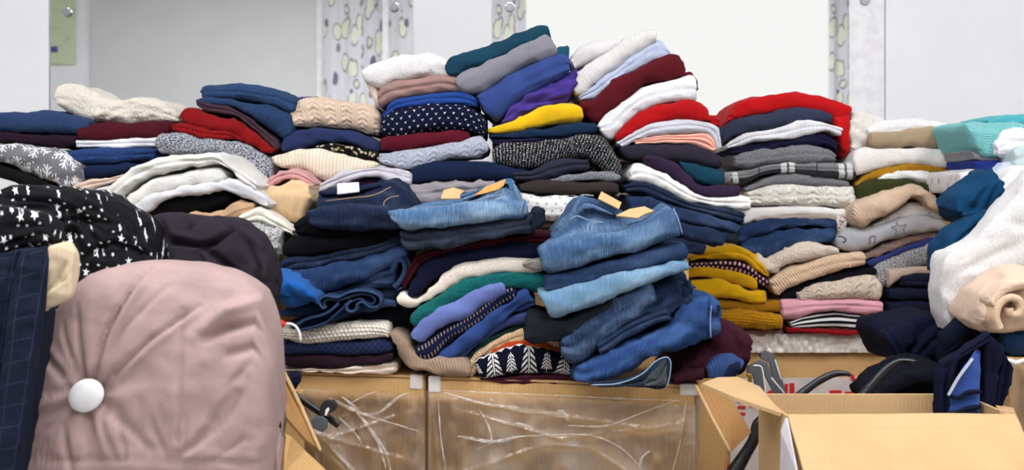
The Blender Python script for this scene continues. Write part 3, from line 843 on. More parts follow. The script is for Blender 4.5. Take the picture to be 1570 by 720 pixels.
# open box in the right foreground
zt = HCAM-0.401
ob = empty('open_cardboard_box', (0.71, 2.2, 0.0), 'open cardboard box with its front flap folded down, bottom right', 'box')
X0, X1, Y0, Y1 = U(1205, 637, 2.1).x, U(1555, 637, 2.1).x, 2.1, 2.335
TH = 0.006
def obx(nm, *a): return box(nm, *a, M_cardin, ob, 0.0015)
obx('front_panel', X0, X1, Y0, Y0+TH, 0.0, zt); obx('back_panel', X0, X1, Y1-TH, Y1, 0.0, zt)
obx('side_panel', X0, X0+TH, Y0+TH+.001, Y1-TH-.001, 0.0, zt); obx('side_panel', X1-TH, X1, Y0+TH+.001, Y1-TH-.001, 0.0, zt)
obx('base_panel', X0+TH, X1-TH, Y0+TH, Y1-TH, 0.0, TH)
def flap_fn(u, v):
    z = 0*u
    for u0 in (0.055, 0.115, 0.93): z = z-0.0016*np.exp(-((u-u0-0.02*v)/0.006)**2)
    z = z-0.0016*np.exp(-((v-0.18)/0.012)**2)+0.003*noise3(u*3, v*2, 0, 5)+0.004*np.sin(np.pi*u)*v
    return z
ff = bilerp_sheet('front_flap', [(X0+0.002, Y0-0.003, zt+0.003), (X1+0.002, Y0-0.003, zt+0.003), (X1+0.015, Y0-0.135, zt-0.14), (X0+0.015, Y0-0.135, zt-0.14)], 120, 60, flap_fn, M_cardin, ob)
sm_ = ff.modifiers.new('thickness', 'SOLIDIFY'); sm_.thickness = 0.006; sm_.offset = 0
plate('left_flap', '1199,633 1120,606 1076,587 1100,578 1130,577 1165,592', [2.13, 2.12, 2.1, 2.2, 2.28, 2.32], 0.007, M_cardin, ob)
plate('corner_tab', '1524,623 1553,629 1556,637 1532,634', [2.3, 2.28, 2.12, 2.12], 0.006, M_cardin, ob)
plate('white_tape_strip', '1203,641 1206,640 1222,724 1196,724 1197,660', [2.092, 2.092, 2.0, 2.09, 2.095], 0.002, plainmat('pale_inside', (205, 200, 206), 0.5), ob)
# the centre box's loose side flap
fl = plate('side_flap', '1066,590 1072,588 1118,604 1152,662 1121,692', [2.42, 2.42, 2.40, 2.38, 2.36], 0.006, M_carddark, cbx)
pxtube('torn_edge', '1066,589 1092,640 1121,693', [2.415, 2.39, 2.355], 0.0035, M_cardin, fl, n=30)
# right edge box
er = closed_box('film wrapped cardboard box cut off by the right edge of the picture', ((U(1548, 0, 2.36).x, 2.36), (U(1548, 0, 2.36).x+0.4, 2.30)), U(0, 552, 2.36).z, 0.0, 0.4, seed=21, filmtop=0.0)
pxtube('film_knot', '1538,557 1548,553 1556,556 1572,551', 2.34, [0.003, 0.006, 0.005, 0.004], M_tape, er, n=30)
# left foreground box with the coat on it
cb = empty('cardboard_box', (-0.7, 2.3, 0), 'brown cardboard box with raised flaps beside the dusty pink coat', 'box')
cx0, cx1 = -1.1, U(414, 0, 2.15).x
for nm, a in (('front_panel', (cx0, cx1, 2.165, 2.171, 0, ZB-0.02)), ('back_panel', (cx0, cx1, 2.5, 2.506, 0, ZB-0.02)), ('side_panel', (cx0, cx0+.006, 2.172, 2.499, 0, ZB-0.02)), ('side_panel', (cx1-.006, cx1, 2.172, 2.499, 0, ZB-0.02)), ('base_panel', (cx0+.007, cx1-.007, 2.172, 2.499, 0.0, 0.006))):
    box(nm, *a, M_card, cb, 0.0015)
sfl = plate('side_flap', '417,545 428,556 460,620 491,690 470,674 440,640 421,610', [2.22, 2.24, 2.22, 2.18, 2.16, 2.16, 2.17], 0.006, M_carddark, cb)
pxtube('torn_edge', '422,548 430,560 461,622 492,692', [2.215, 2.225, 2.21, 2.17], 0.004, M_cardin, sfl, n=40)
plate('front_flap', '436,664 446,668 468,690 504,724 436,724', [2.13, 2.14, 2.06, 2.0, 2.02], 0.006, M_card, cb)
# boxes that carry the rear stacks
def support(label, px0, px1, py, d0, dep):
    a, c_ = U(px0, py, d0), U(px1, py, d0)
    return closed_box(label, ((a.x, d0), (c_.x, d0)), a.z, 0.0, dep, film=False)
support('tall cardboard box behind the jeans, carrying the rear centre stacks', 520, 1030, 350, 3.06, 0.36)
support('tall cardboard box far left, carrying the snowflake and denim blue knits', -60, 440, 290, 3.07, 0.42)
support('cardboard box behind the dark drapes, carrying the arched white knits', 120, 352, 396, 2.78, 0.26)
support('cardboard box behind the white fleece, carrying the aqua knits', 1500, 1720, 302, 3.0, 0.25)
support('narrow cardboard box behind the right jeans, carrying the sagging denim pile', 945, 1056, 393, 2.91, 0.13)

# ---------------------------------------------------------------- the clothes
def G(name, label, cat, col, kind, d, T, B, col2=None, s=1.0, group=None, extra=(), **kw):
    m = fabric(col, kind, col2, s)
    if not extra:
        o = cloth(name, T, B, d, mat=m, **kw)
        return tag(o, label, cat, group)
    dm = sum(d)/2 if isinstance(d, tuple) else d
    b0 = parse(B); mid = b0[len(b0)//2]
    root = empty(name, U(mid[0], mid[1], dm+0.1), label, cat, group)
    cloth('body', T, B, d, mat=m, parent=root, **kw)
    for (nm, col_, kind_, d_, T_, B_, kw_) in extra:
        cloth(nm, T_, B_, d_, mat=fabric(col_ or col, kind_ or kind, kw_.pop('col2', col2), kw_.pop('s', s)), parent=root, **kw_)
    return root
SW, JN, TR = 'folded_sweater', 'folded_jeans', 'folded_trousers'

# --- far left stacks
G(SW, 'fluffy cream sweater on top of the far left stack', 'sweater', (238, 230, 214), 'boucle', 3.10,
  '80,146 84,132 97,129 118,130 140,140 160,150 180,152 200,149 220,147 245,154 262,163 276,176', '83,158 95,168 120,178 150,184 190,187 230,187 274,186', wr=.005)
G(SW, 'denim blue knit folded at the upper left edge', 'sweater', (52, 76, 120), 'heather', 3.07, '-25,172 0,171 15,170 40,172 62,168 90,172 115,178 138,186', '-25,199 0,200 20,202 60,203 100,206 120,205 138,194', col2=(66, 92, 138))
G(SW, 'dark plum top under the denim blue knit at left edge', 'sweater', (58, 34, 54), 'plain', 3.07, '-20,203 0,202 40,205 80,208 118,210', '-20,219 2,218 30,220 60,223 90,227 118,223')
G(SW, 'burgundy sweater under the fluffy cream one', 'sweater', (104, 30, 46), 'fine', 3.06, '116,197 150,189 200,187 245,186 262,189', '116,211 150,215 200,214 240,212 260,206')
G('folded_shirt', 'thin white top folded under the burgundy sweater', 'shirt', (226, 226, 232), 'plain', 3.06, '115,216 150,215 200,213 242,212', '115,226 160,227 200,226 242,225', layers=2, gd=.004)
G(SW, 'bright blue ribbed knit under the thin white top', 'sweater', (58, 94, 162), 'chunky', 3.05, '92,233 130,228 180,226 225,226 241,228', '95,245 110,251 150,251 200,248 238,243', s=.55)
G(SW, 'navy sweater under the bright blue ribbed knit', 'sweater', (34, 54, 98), 'plain', 3.05, '113,263 140,254 180,250 212,250', '108,276 130,273 160,270 210,262')
G(SW, 'blush beige top poking out under the navy sweater', 'sweater', (222, 196, 180), 'plain', 3.0, '108,286 130,275 160,273 190,267', '114,295 135,293 160,283 193,272', layers=2)
G(SW, 'grey sweater with white snowflakes, slumped at left edge', 'sweater', (140, 141, 148), 'snow', 3.0, '-20,220 0,222 20,222 50,224 85,230 106,242 121,256', '-20,248 0,250 30,262 60,275 85,286 105,294 114,290', col2=(232, 232, 232), s=.95, wr=.004)
G('folded_shirt', 'light grey jersey corner left of the arched white knits', 'shirt', (210, 210, 210), 'plain', 2.98, '122,300 150,288 178,279', '130,312 160,304 184,288')
G(SW, 'black sweater strip under the snowflake sweater', 'sweater', (26, 26, 30), 'plain', 3.0, '-20,246 0,253 40,268 82,288', '-20,268 0,273 30,284 72,296')

# --- second stack
G(SW, 'mid blue heather knit, topmost of the stack beside beige cable knit', 'sweater', (50, 78, 122), 'heather', 3.06, '305,140 312,130 340,128 380,130 420,134 449,146 454,153', '308,148 340,150 370,153 400,159 425,166 445,174 453,166', col2=(70, 98, 142))
G(SW, 'second blue heather knit, under the topmost and above mauve', 'sweater', (46, 72, 115), 'heather', 3.05, '299,152 330,149 370,154 410,163 440,174 450,192', '303,161 340,162 375,172 400,191 420,206 433,213 448,207', col2=(60, 88, 132))
G('folded_shirt', 'mauve brown smooth top sloping under the blue heather knits', 'shirt', (92, 66, 78), 'plain', 3.04, '301,152 320,156 350,163 370,173 400,195 420,210 429,226', '303,163 310,171 335,176 360,177 380,192 400,211 415,225 425,229', layers=2, gd=.005)
G(SW, 'red knitted sweater with a trailing ribbed sleeve', 'sweater', (176, 28, 30), 'knit', 3.03, '274,172 283,163 300,165 312,172 335,177 360,180 385,200 410,220 421,229', '276,183 290,195 320,201 350,206 365,213 380,221 400,232 416,234', s=1.0, wr=.004,
  extra=[('sleeve', None, 'rib', 3.01, '259,192 275,187 300,194 350,204 372,212', '262,199 290,206 320,213 355,213 372,216', dict(D=.12, wr=.003))])
G(SW, 'grey marl cable sweater under the red one', 'sweater', (196, 198, 206), 'marl', 3.0, '237,221 245,205 270,203 300,212 340,214 380,222 402,236 421,252', '242,236 270,238 320,238 345,242 360,256 390,281 405,283 419,266', col2=(88, 92, 104), wr=.005)
G(SW, 'pale ivory sweater arching highest of the white pile', 'sweater', (228, 227, 219), 'fine', 2.74, '141,302 165,282 190,260 220,245 250,237 300,236 333,236 348,250 372,266 397,285', '160,316 185,298 205,282 225,272 260,262 320,255 338,256 352,264 372,276 392,291', wr=.004)
G(SW, 'fuzzy white sweater in the middle of the white pile', 'sweater', (244, 242, 234), 'fleece', 2.75, '180,309 215,284 250,270 300,259 335,256 346,268', '200,322 225,306 260,291 290,285 320,283 346,275')
G(SW, 'pale grey sweater under the fuzzy white one', 'sweater', (224, 224, 227), 'fine', 2.74, '188,320 220,306 260,290 300,283 345,276 380,280 405,299 417,313', '205,330 235,320 252,305 290,298 330,293 347,292 372,303 408,318', wr=.004)
G(TR, 'black ribbed garment at the bottom of the white pile', 'trousers', (30, 30, 36), 'rib', 2.76, '214,326 240,305 280,298 325,293 353,289', '220,332 250,329 280,326 320,322 353,316', s=1.1,
  extra=[('loose_edge', None, 'plain', 2.8, '350,292 375,295 395,301 412,314 421,328', '352,302 372,308 395,320 414,331 421,333', dict(D=.1))])
G('folded_shirt', 'tan shirt below the black ribbed garment', 'shirt', (205, 168, 130), 'plain', 2.75, '245,333 300,325 340,322 360,312 388,310', '250,345 320,345 350,346 365,340 392,328', wr=.005)
G(SW, 'cream wool sweater spilling beside the charcoal drape', 'sweater', (240, 234, 218), 'wool', 2.72, '362,333 375,325 395,316 420,330 440,345 451,353', '366,345 390,341 410,346 430,354 449,360')
G(SW, 'grey and white marl sweater roll above the bright blue bundle', 'sweater', (226, 224, 222), 'marl', 2.71, '360,346 385,341 410,342 432,354', '372,366 388,384 410,396 428,390', col2=(140, 140, 142), wr=.006)
G(SW, 'cream cloth strip hanging below the marl roll', 'sweater', (222, 214, 196), 'plain', 2.73, '395,388 410,386 424,384', '400,425 412,428 422,420', D=.1)
G(SW, 'beige cable sweater standing above the dusty navy one', 'sweater', (228, 202, 178), 'cable', 3.07, '443,173 452,156 475,149 510,152 550,157 574,161 583,174', '447,190 470,195 500,194 530,195 560,204 583,210', s=.8)
G(SW, 'dusty navy sweater under the beige cable one', 'sweater', (56, 70, 120), 'plain', 3.05, '429,226 440,206 470,196 510,196 545,202 570,212 584,221', '432,231 460,229 490,221 520,219 550,224 583,232')
G('folded_blouse', 'black and cream leopard print blouse strip under dusty navy', 'blouse', (30, 28, 30), 'leopard', 3.05, '476,228 500,220 530,221 560,227 584,233', '480,232 510,232 540,238 560,244 584,248', col2=(196, 184, 150))
G(SW, 'cream ribbed sweater sloping under the leopard print', 'sweater', (240, 228, 204), 'rib', 2.98, '414,240 440,231 480,227 510,235 545,241 582,249', '418,252 440,259 465,261 480,273 500,278 530,271 578,256', s=1.2)
G('folded_shirt', 'dusty pink thin top arching above the tan jacket', 'shirt', (210, 156, 156), 'plain', 2.86, '395,291 415,270 440,260 460,262 482,277', '400,299 425,281 445,274 468,282 482,286', wr=.004)
G('folded_jacket', 'tan quilted jacket lump left of the dark jeans', 'jacket', (224, 190, 148), 'plain', 2.80, '398,300 418,284 440,278 460,278 474,284', '403,312 420,332 445,340 462,338 476,310', wr=.006, creases=[('438,280 436,335', 3, .01), ('452,285 455,330', 3, .008)])
G('folded_cardigan', 'pale lavender grey cardigan above the dark jeans', 'cardigan', (204, 200, 208), 'plain', 2.94, '480,284 510,268 545,258 575,252 610,256 632,264', '485,298 520,285 550,273 580,270 605,282 630,284', wr=.004)
G(SW, 'mottled purple knit behind the dark jeans waistband', 'sweater', (84, 54, 96), 'wool', 2.96, '495,290 530,278 575,272 628,278', '500,312 560,312 600,310 632,310')

G(SW, 'thin strip of blue knit behind the beige cable sweater', 'sweater', (64, 88, 136), 'plain', 3.2, '452,150 470,146 500,150', '455,160 475,158 500,160', D=.15)
# --- stack with the bird print
G(SW, 'soft white fleece sweater topping the bird print stack', 'sweater', (244, 241, 238), 'fleece', 3.06, '551,107 580,92 620,84 660,82 690,92 708,108', '556,124 575,132 620,124 660,118 705,120', wr=.004,
  extra=[('hanging_fold', (244, 222, 204), 'fleece', 3.08, '553,112 565,118 580,130', '570,152 576,160 583,167', dict(D=.15))])
G(SW, 'dusty rose brown sweater under the white fleece', 'sweater', (178, 142, 134), 'plain', 3.05, '577,140 590,128 620,122 660,116 695,118 712,132', '579,166 600,157 630,147 670,142 713,142', layers=2, gd=.01)
G(SW, 'royal blue knit between dusty rose and bird print', 'sweater', (48, 90, 178), 'fine', 3.04, '582,177 600,156 630,147 680,140 715,142 734,155', '584,182 610,169 650,162 700,160 733,166')
G(SW, 'navy sweater with tiny white bird print', 'sweater', (28, 34, 66), 'birds', 3.02, '582,180 595,169 630,162 680,159 720,163 742,176 746,192', '583,206 610,209 640,204 680,199 720,202 745,210', col2=(236, 236, 240), s=.95)
G(SW, 'crimson sweater under the bird print', 'sweater', (124, 30, 50), 'wool', 3.02, '582,213 620,207 660,202 700,199 720,202', '583,229 610,230 650,225 690,219 720,216')
G(SW, 'pale grey blue cable sweater under the crimson one', 'sweater', (182, 187, 201), 'cable', 3.0, '579,234 610,230 650,225 700,217 735,209 749,222', '581,246 600,253 630,257 660,253 700,243 735,239 749,233', s=.75)
G(SW, 'plain navy sweater lying above the light blue jeans', 'sweater', (34, 50, 88), 'fine', 2.96, '627,264 650,250 690,247 740,248 780,256 815,264', '629,281 670,280 710,277 760,276 812,277')
G(SW, 'slate grey sweater beside the navy, under the tweed knit', 'sweater', (62, 63, 84), 'plain', 2.95, '783,264 815,261 840,248 870,243 904,243', '788,276 830,277 850,273 880,264 905,260')
G(SW, 'warm grey sleeve bundle under the plain navy sweater', 'sweater', (164, 156, 160), 'plain', 2.92, '627,287 660,281 700,278 760,278', '629,306 650,312 680,308 720,305 760,300', layers=2, wr=.006)
G(SW, 'mid grey heather knit under the slate sweater', 'sweater', (120, 121, 126), 'heather', 2.95, '828,279 860,270 900,263 940,262 952,270', '835,281 870,280 910,278 950,278', col2=(160, 160, 166))
G(SW, 'dark brown sweater above the white motif knit', 'sweater', (74, 65, 63), 'plain', 2.93, '793,280 830,276 880,278 925,276 950,282', '798,292 840,298 880,298 920,297 950,298')
G(SW, 'white knit with small grey motifs behind the jeans', 'sweater', (236, 233, 228), 'motif', 2.90, '786,289 810,298 850,300 898,303', '795,335 820,340 860,342 898,330', col2=(120, 118, 122), s=.9)
G(SW, 'brown sweater glimpse right of the slate jeans', 'sweater', (96, 74, 64), 'plain', 2.92, '826,334 850,335 870,336', '826,352 850,352 870,350', D=.15)

# --- tilted stack
G('folded_hoodie', 'dark teal hoodie, uppermost of the tilted stack', 'hoodie', (38, 88, 114), 'plain', 3.05, '680,102 690,89 720,76 760,63 800,48 832,37 842,42', '686,113 700,116 720,106 760,93 800,76 848,66',
  extra=[('hood', (46, 118, 146), 'plain', 3.16, '846,76 858,70 874,65', '852,96 864,95 873,92', dict(D=.1))])
G(SW, 'grey wool sweater second in the tilted stack', 'sweater', (154, 152, 162), 'wool', 3.03, '695,123 705,111 740,97 780,78 820,55 838,49 849,62', '700,131 715,140 740,141 770,124 810,102 850,87 855,76', wr=.004)
G(SW, 'medium blue cotton sweater under the grey wool one', 'sweater', (70, 94, 168), 'fine', 3.02, '728,147 760,123 800,101 840,86 862,80 873,93', '736,157 746,176 762,184 785,167 820,144 860,118 874,106')
G(SW, 'violet sweater crumpled above the yellow one', 'sweater', (92, 72, 172), 'plain', 3.03, '774,182 785,162 800,146 830,130 870,109 889,103', '770,186 785,184 800,181 830,170 870,158 884,140', wr=.007, creases=[('800,160 860,140', 4, .01), ('800,150 830,158 870,148', 3, .01)])
G(SW, 'bright yellow sweater in the tilted stack', 'sweater', (240, 190, 22), 'fine', 3.0, '748,196 780,188 800,176 840,162 880,157 892,166', '747,202 770,203 800,199 850,191 890,187 896,180')
G(SW, 'dark teal navy sweater under the yellow one', 'sweater', (36, 62, 96), 'plain', 3.0, '748,206 790,201 840,195 890,187 914,187', '754,212 800,214 850,212 890,207 916,202')
G(SW, 'thin indigo ribbed knit above the tweed sweater', 'sweater', (40, 42, 84), 'boucle', 2.99, '754,213 790,213 820,210 868,208', '759,221 790,224 820,221 868,214')
G(SW, 'black and white tweed knit under the tilted stack', 'sweater', (26, 26, 30), 'tweed', 2.96, '753,227 770,220 810,217 850,211 890,206 924,208 942,230 957,262', '757,246 775,256 810,259 850,252 870,245 900,243 930,263 951,277', col2=(206, 206, 206))
# --- leaning stack
G(SW, 'white ribbed knit, uppermost of the leaning stack', 'sweater', (240, 236, 233), 'rib', 3.04, '875,131 885,111 910,89 940,71 970,51 1000,43 1008,49', '882,144 895,144 915,126 945,106 970,87 1007,62', s=.8,
  extra=[('sleeve', (226, 222, 220), 'fine', 3.12, '872,90 890,70 915,60 945,60', '880,106 900,98 925,84 950,72', dict(D=.14))])
G(SW, 'pale blue grey sweater second in the leaning stack', 'sweater', (184, 194, 218), 'wool', 3.04, '885,149 910,129 940,106 970,82 1007,56 1019,62 1029,81', '890,154 915,150 940,132 980,110 1020,90 1030,86')
G(SW, 'burgundy cable knit with white specks in leaning stack', 'sweater', (128, 34, 44), 'knit', 3.02, '888,156 915,146 950,116 990,96 1030,86 1045,92 1051,109', '890,166 905,183 918,189 940,172 970,147 1000,127 1040,119 1051,113', s=1.2, wr=.005,
  extra=[('sleeve', None, 'knit', 3.12, '1050,112 1060,110 1070,118', '1056,132 1064,138 1072,136', dict(D=.1))])
G(SW, 'white wool sweater under the burgundy cable knit', 'sweater', (236, 236, 239), 'wool', 3.01, '915,193 930,176 960,151 990,131 1030,122 1062,117 1069,126', '920,201 935,213 945,213 960,192 990,170 1030,157 1071,150')
G(SW, 'bright red knit in the leaning stack', 'sweater', (216, 24, 28), 'knit', 3.0, '942,206 960,186 990,166 1030,156 1070,150 1086,161 1091,186', '945,216 960,214 985,200 1020,187 1060,184 1091,187', s=1.2, wr=.004,
  extra=[('cuff', None, 'rib', 3.06, '1086,180 1096,176 1104,184', '1088,194 1096,195 1105,192', dict(D=.1))])
G(SW, 'light grey sweater under the bright red knit', 'sweater', (204, 204, 213), 'fine', 3.0, '944,218 970,204 1000,189 1040,183 1080,184 1100,195 1107,226', '954,226 980,214 1010,207 1060,204 1089,207 1101,230')
G('folded_blouse', 'peach blouse with sharp folds under light grey sweater', 'blouse', (246, 180, 160), 'plain', 3.0, '968,216 1010,207 1050,204 1086,204 1096,216 1101,229', '974,221 1020,219 1060,220 1085,229 1099,232', layers=3, gd=.006, wr=.002)
G(SW, 'charcoal purple sweater under the peach blouse', 'sweater', (62, 57, 74), 'fine', 2.99, '950,227 970,219 1010,218 1060,221 1090,230 1109,241', '955,237 980,245 1020,249 1060,252 1100,259 1109,253')
G(SW, 'deep teal sweater corner under charcoal purple', 'sweater', (30, 84, 108), 'plain', 2.99, '1040,247 1070,252 1100,259 1113,263', '1050,266 1075,282 1095,287 1112,282')
G(SW, 'aubergine sweater sagging over the white one', 'sweater', (70, 50, 84), 'plain', 2.95, '988,238 1010,241 1035,249 1055,266 1075,285 1110,283 1136,285', '990,252 1015,262 1040,277 1065,293 1090,301 1136,301')
G(SW, 'white sweater sagging over the dark denim', 'sweater', (242, 240, 235), 'fine', 2.93, '964,264 975,250 990,251 1015,263 1045,284 1075,299 1110,303 1150,300 1154,309', '965,276 985,279 1010,287 1040,302 1070,312 1100,318 1135,323 1152,322')
G(JN, 'dark navy jeans directly under the sagging white sweater', 'jeans', (38, 58, 96), 'denim', 2.92, '957,284 985,279 1010,287 1040,303 1080,314 1120,321 1144,326', '960,294 990,295 1015,307 1050,318 1090,328 1140,344')
G(JN, 'mid blue jeans second in the sagging denim pile', 'jeans', (48, 76, 124), 'denim', 2.90, '960,300 1000,304 1040,318 1080,327 1120,339 1142,346', '970,335 1010,335 1040,338 1080,348 1110,355 1131,359')
G(JN, 'navy jeans third in the sagging denim pile', 'jeans', (42, 64, 108), 'denim', 2.88, '1030,334 1080,347 1100,352 1117,361', '1034,358 1060,370 1090,376 1109,380')
G(JN, 'indigo jeans lowest in the sagging denim pile', 'jeans', (34, 50, 92), 'denim', 2.88, '1030,362 1060,370 1086,375', '1034,386 1055,390 1080,390')

# --- red stack
G('folded_coat', 'bright red coat draped over its stack with side hanging down', 'coat', (222, 26, 30), 'plain', 3.32, '1111,192 1118,176 1130,158 1160,147 1215,141 1250,145 1290,158 1308,166', '1113,200 1130,186 1160,176 1210,168 1275,178 1296,190', wr=.004,
  extra=[('hanging_side', None, None, 3.30, '1278,180 1292,172 1310,166', '1290,224 1297,238 1304,246', dict(D=.2, wr=.003)),
         ('lapel', None, None, 3.305, '1112,190 1122,172 1132,160', '1118,186 1126,182 1134,176', dict(D=.1))])
G(SW, 'slate blue sweater under the red coat', 'sweater', (72, 79, 106), 'plain', 3.29, '1106,207 1115,191 1140,179 1180,171 1215,165 1250,168 1277,175', '1109,224 1125,209 1145,203 1180,198 1215,190 1260,186 1277,188')
G(SW, 'white window-ribbed sweater under the slate blue one', 'sweater', (236, 236, 239), 'window', 3.28, '1112,222 1145,204 1190,196 1240,183 1270,190 1293,195', '1114,229 1150,219 1190,215 1230,207 1270,200 1291,208')
G(SW, 'midnight navy sweater above grey heather wool', 'sweater', (40, 40, 78), 'plain', 3.29, '1116,226 1170,218 1200,206 1240,199 1270,206 1286,216', '1120,235 1160,231 1200,225 1240,224 1270,224 1286,234')
G(SW, 'grey heather wool sweater above the plaid shirt', 'sweater', (112, 112, 118), 'heather', 3.28, '1124,237 1150,231 1200,224 1250,222 1275,228 1283,239', '1127,253 1145,259 1190,253 1220,251 1260,250 1283,247', col2=(158, 158, 164))
G('folded_shirt', 'black and white plaid flannel shirt', 'shirt', (220, 220, 220), 'plaid', 3.27, '1117,264 1145,260 1190,251 1220,250 1260,250 1314,248', '1119,280 1145,281 1180,267 1210,264 1260,271 1314,277', col2=(236, 236, 236))
G(SW, 'smoky grey sweater below the plaid shirt', 'sweater', (124, 124, 129), 'heather', 3.28, '1139,287 1170,273 1205,264 1250,267 1302,279', '1142,294 1170,287 1210,282 1260,285 1306,287', col2=(156, 156, 160))
G(SW, 'ivory cable sweater below the smoky grey one', 'sweater', (240, 236, 224), 'cable', 3.27, '1143,292 1180,284 1210,280 1260,285 1312,286', '1145,309 1160,316 1200,315 1250,316 1300,319 1315,311', s=1.0)
G(SW, 'white sweater under ivory cable one, above blue jeans', 'sweater', (236, 233, 228), 'fine', 3.28, '1139,332 1155,319 1200,315 1250,316 1306,321', '1141,344 1165,337 1200,332 1250,330 1290,334 1310,345')
G('folded_shirt', 'thin taupe top edge between white sweater and jeans', 'shirt', (178, 160, 146), 'plain', 3.27, '1156,335 1230,330 1283,331', '1158,340 1230,336 1283,338', D=.2)
G('folded_blouse', 'floral white blouse corner beside the blue jeans', 'blouse', (226, 216, 210), 'leopard', 3.26, '1282,332 1292,330 1302,338', '1283,356 1291,358 1300,354', col2=(110, 80, 76), D=.15, s=.6)
G(JN, 'blue jeans, upper of the two under the white sweater', 'jeans', (44, 76, 130), 'denim', 3.25, '1134,357 1155,342 1190,336 1230,335 1284,336', '1130,372 1160,362 1200,350 1240,347 1284,351', wr=.005)
G(JN, 'blue jeans, lower of the two above cream boucle', 'jeans', (48, 84, 138), 'denim', 3.24, '1136,374 1170,360 1210,350 1240,351 1284,350', '1138,382 1170,391 1200,388 1230,378 1284,370', wr=.005, creases=[('1205,352 1240,362', 4, .008)])
# --- white stack with beige hem
G('folded_blouse', 'white fluffy collar piece beside the red coat', 'blouse', (240, 234, 225), 'fleece', 3.30, '1304,218 1311,172 1325,166 1345,178 1362,188', '1308,236 1330,232 1345,226 1362,212', wr=.006)
G(SW, 'white sweater with beige ribbed hem on top of right stack', 'sweater', (242, 240, 238), 'wool', 3.28, '1330,196 1370,181 1400,180 1440,183 1474,194', '1332,216 1380,214 1420,212 1474,212',
  extra=[('ribbed_hem', (196, 172, 138), 'rib', 3.262, '1334,203 1380,198 1430,194 1470,196 1475,206', '1335,222 1350,228 1400,226 1460,226 1475,220', dict(D=.2, s=.6))])
G('folded_shirt', 'crumpled pale grey cloth right of the beige hem', 'shirt', (222, 219, 222), 'plain', 3.27, '1470,196 1485,188 1499,206', '1476,224 1490,237 1500,228', wr=.008)
G(SW, 'white knit sweater under the beige ribbed hem', 'sweater', (238, 232, 227), 'wool', 3.26, '1308,247 1315,231 1360,225 1420,226 1475,229 1490,240 1497,251', '1314,267 1335,263 1370,254 1420,252 1460,260 1494,259')
G(SW, 'mustard ribbed sweater between white knit and puffy white', 'sweater', (200, 144, 32), 'rib', 3.27, '1314,280 1330,265 1360,255 1400,251 1440,253 1472,266', '1316,288 1340,275 1380,266 1420,264 1450,266 1474,275', s=.9)
G('folded_blouse', 'puffy white blouse above the olive sweater', 'blouse', (242, 242, 238), 'plain', 3.26, '1346,275 1370,263 1400,260 1440,262 1472,269', '1350,279 1400,276 1440,285 1476,289', wr=.006)
G(SW, 'olive green sweater in the right stack', 'sweater', (82, 88, 46), 'rib', 3.25, '1315,287 1330,279 1370,273 1400,276 1440,286 1476,290', '1318,307 1340,304 1370,297 1400,293 1440,306 1474,312', s=.7)
G(SW, 'peach beige knit peaking like a tent under olive', 'sweater', (228, 198, 170), 'ribd', 3.21, '1307,322 1320,309 1360,294 1390,283 1403,280 1420,288 1450,310 1475,330 1482,342', '1310,341 1325,348 1350,337 1380,322 1398,304 1412,304 1440,327 1465,345 1480,345', s=.9, wr=.004)
G('folded_shirt', 'white speckled top under the peach beige knit', 'shirt', (236, 232, 227), 'speck', 3.25, '1340,344 1380,323 1400,310 1425,312 1450,326', '1338,352 1370,348 1400,334 1440,336 1460,342', col2=(120, 110, 106))
G('folded_sweatshirt', 'grey sweatshirt with star and music note prints', 'sweatshirt', (178, 178, 181), 'plain', 3.23, '1282,367 1295,351 1340,346 1380,336 1410,329 1440,333 1467,346', '1285,377 1300,384 1330,383 1360,372 1400,360 1440,354 1467,355')
G(SW, 'dusty mauve knit under the grey sweatshirt', 'sweater', (178, 148, 142), 'chunky', 3.25, '1322,391 1360,373 1400,360 1440,353 1464,355', '1327,401 1360,388 1400,373 1440,365 1464,364', s=.5)
G(SW, 'periwinkle navy thin knit under dusty mauve', 'sweater', (68, 79, 152), 'fine', 3.25, '1328,401 1360,387 1400,372 1440,362 1458,361', '1334,409 1360,398 1400,383 1440,373 1458,372')
G(SW, 'grey and white speckled wool sweater above the taupe shirt', 'sweater', (96, 96, 104), 'marl', 3.24, '1339,417 1350,401 1390,386 1420,374 1452,371', '1342,428 1355,443 1366,438 1390,418 1410,412 1452,408', col2=(206, 206, 208), s=.8)
G('folded_shirt', 'taupe shirt folded above three navy trousers', 'shirt', (196, 172, 157), 'plain', 3.22, '1361,411 1400,408 1452,406', '1364,446 1372,434 1390,424 1452,421')
for i, (a, c_, lab) in enumerate((('1384,424 1410,421 1455,420', '1384,439 1410,441 1455,441', 'navy trousers, top of three folded under the taupe shirt'),
                                ('1362,444 1385,441 1420,441 1455,441', '1364,458 1390,460 1420,460 1455,460', 'navy trousers, middle of three folded under the taupe shirt'),
                                ('1362,463 1385,461 1420,461 1455,461', '1364,480 1390,479 1420,479 1455,478', 'navy trousers, lowest of three folded under the taupe shirt'))):
    G(TR, lab, 'trousers', (34, 41, 68), 'plain', 3.20+.005*i, a, c_, group='navy trousers folded in the right stack', wr=.002)
G('folded_shirt', 'white shirt at the bottom of the navy trousers stack', 'shirt', (238, 236, 234), 'plain', 3.21, '1364,483 1400,480 1455,479', '1366,512 1400,512 1455,512', layers=2)
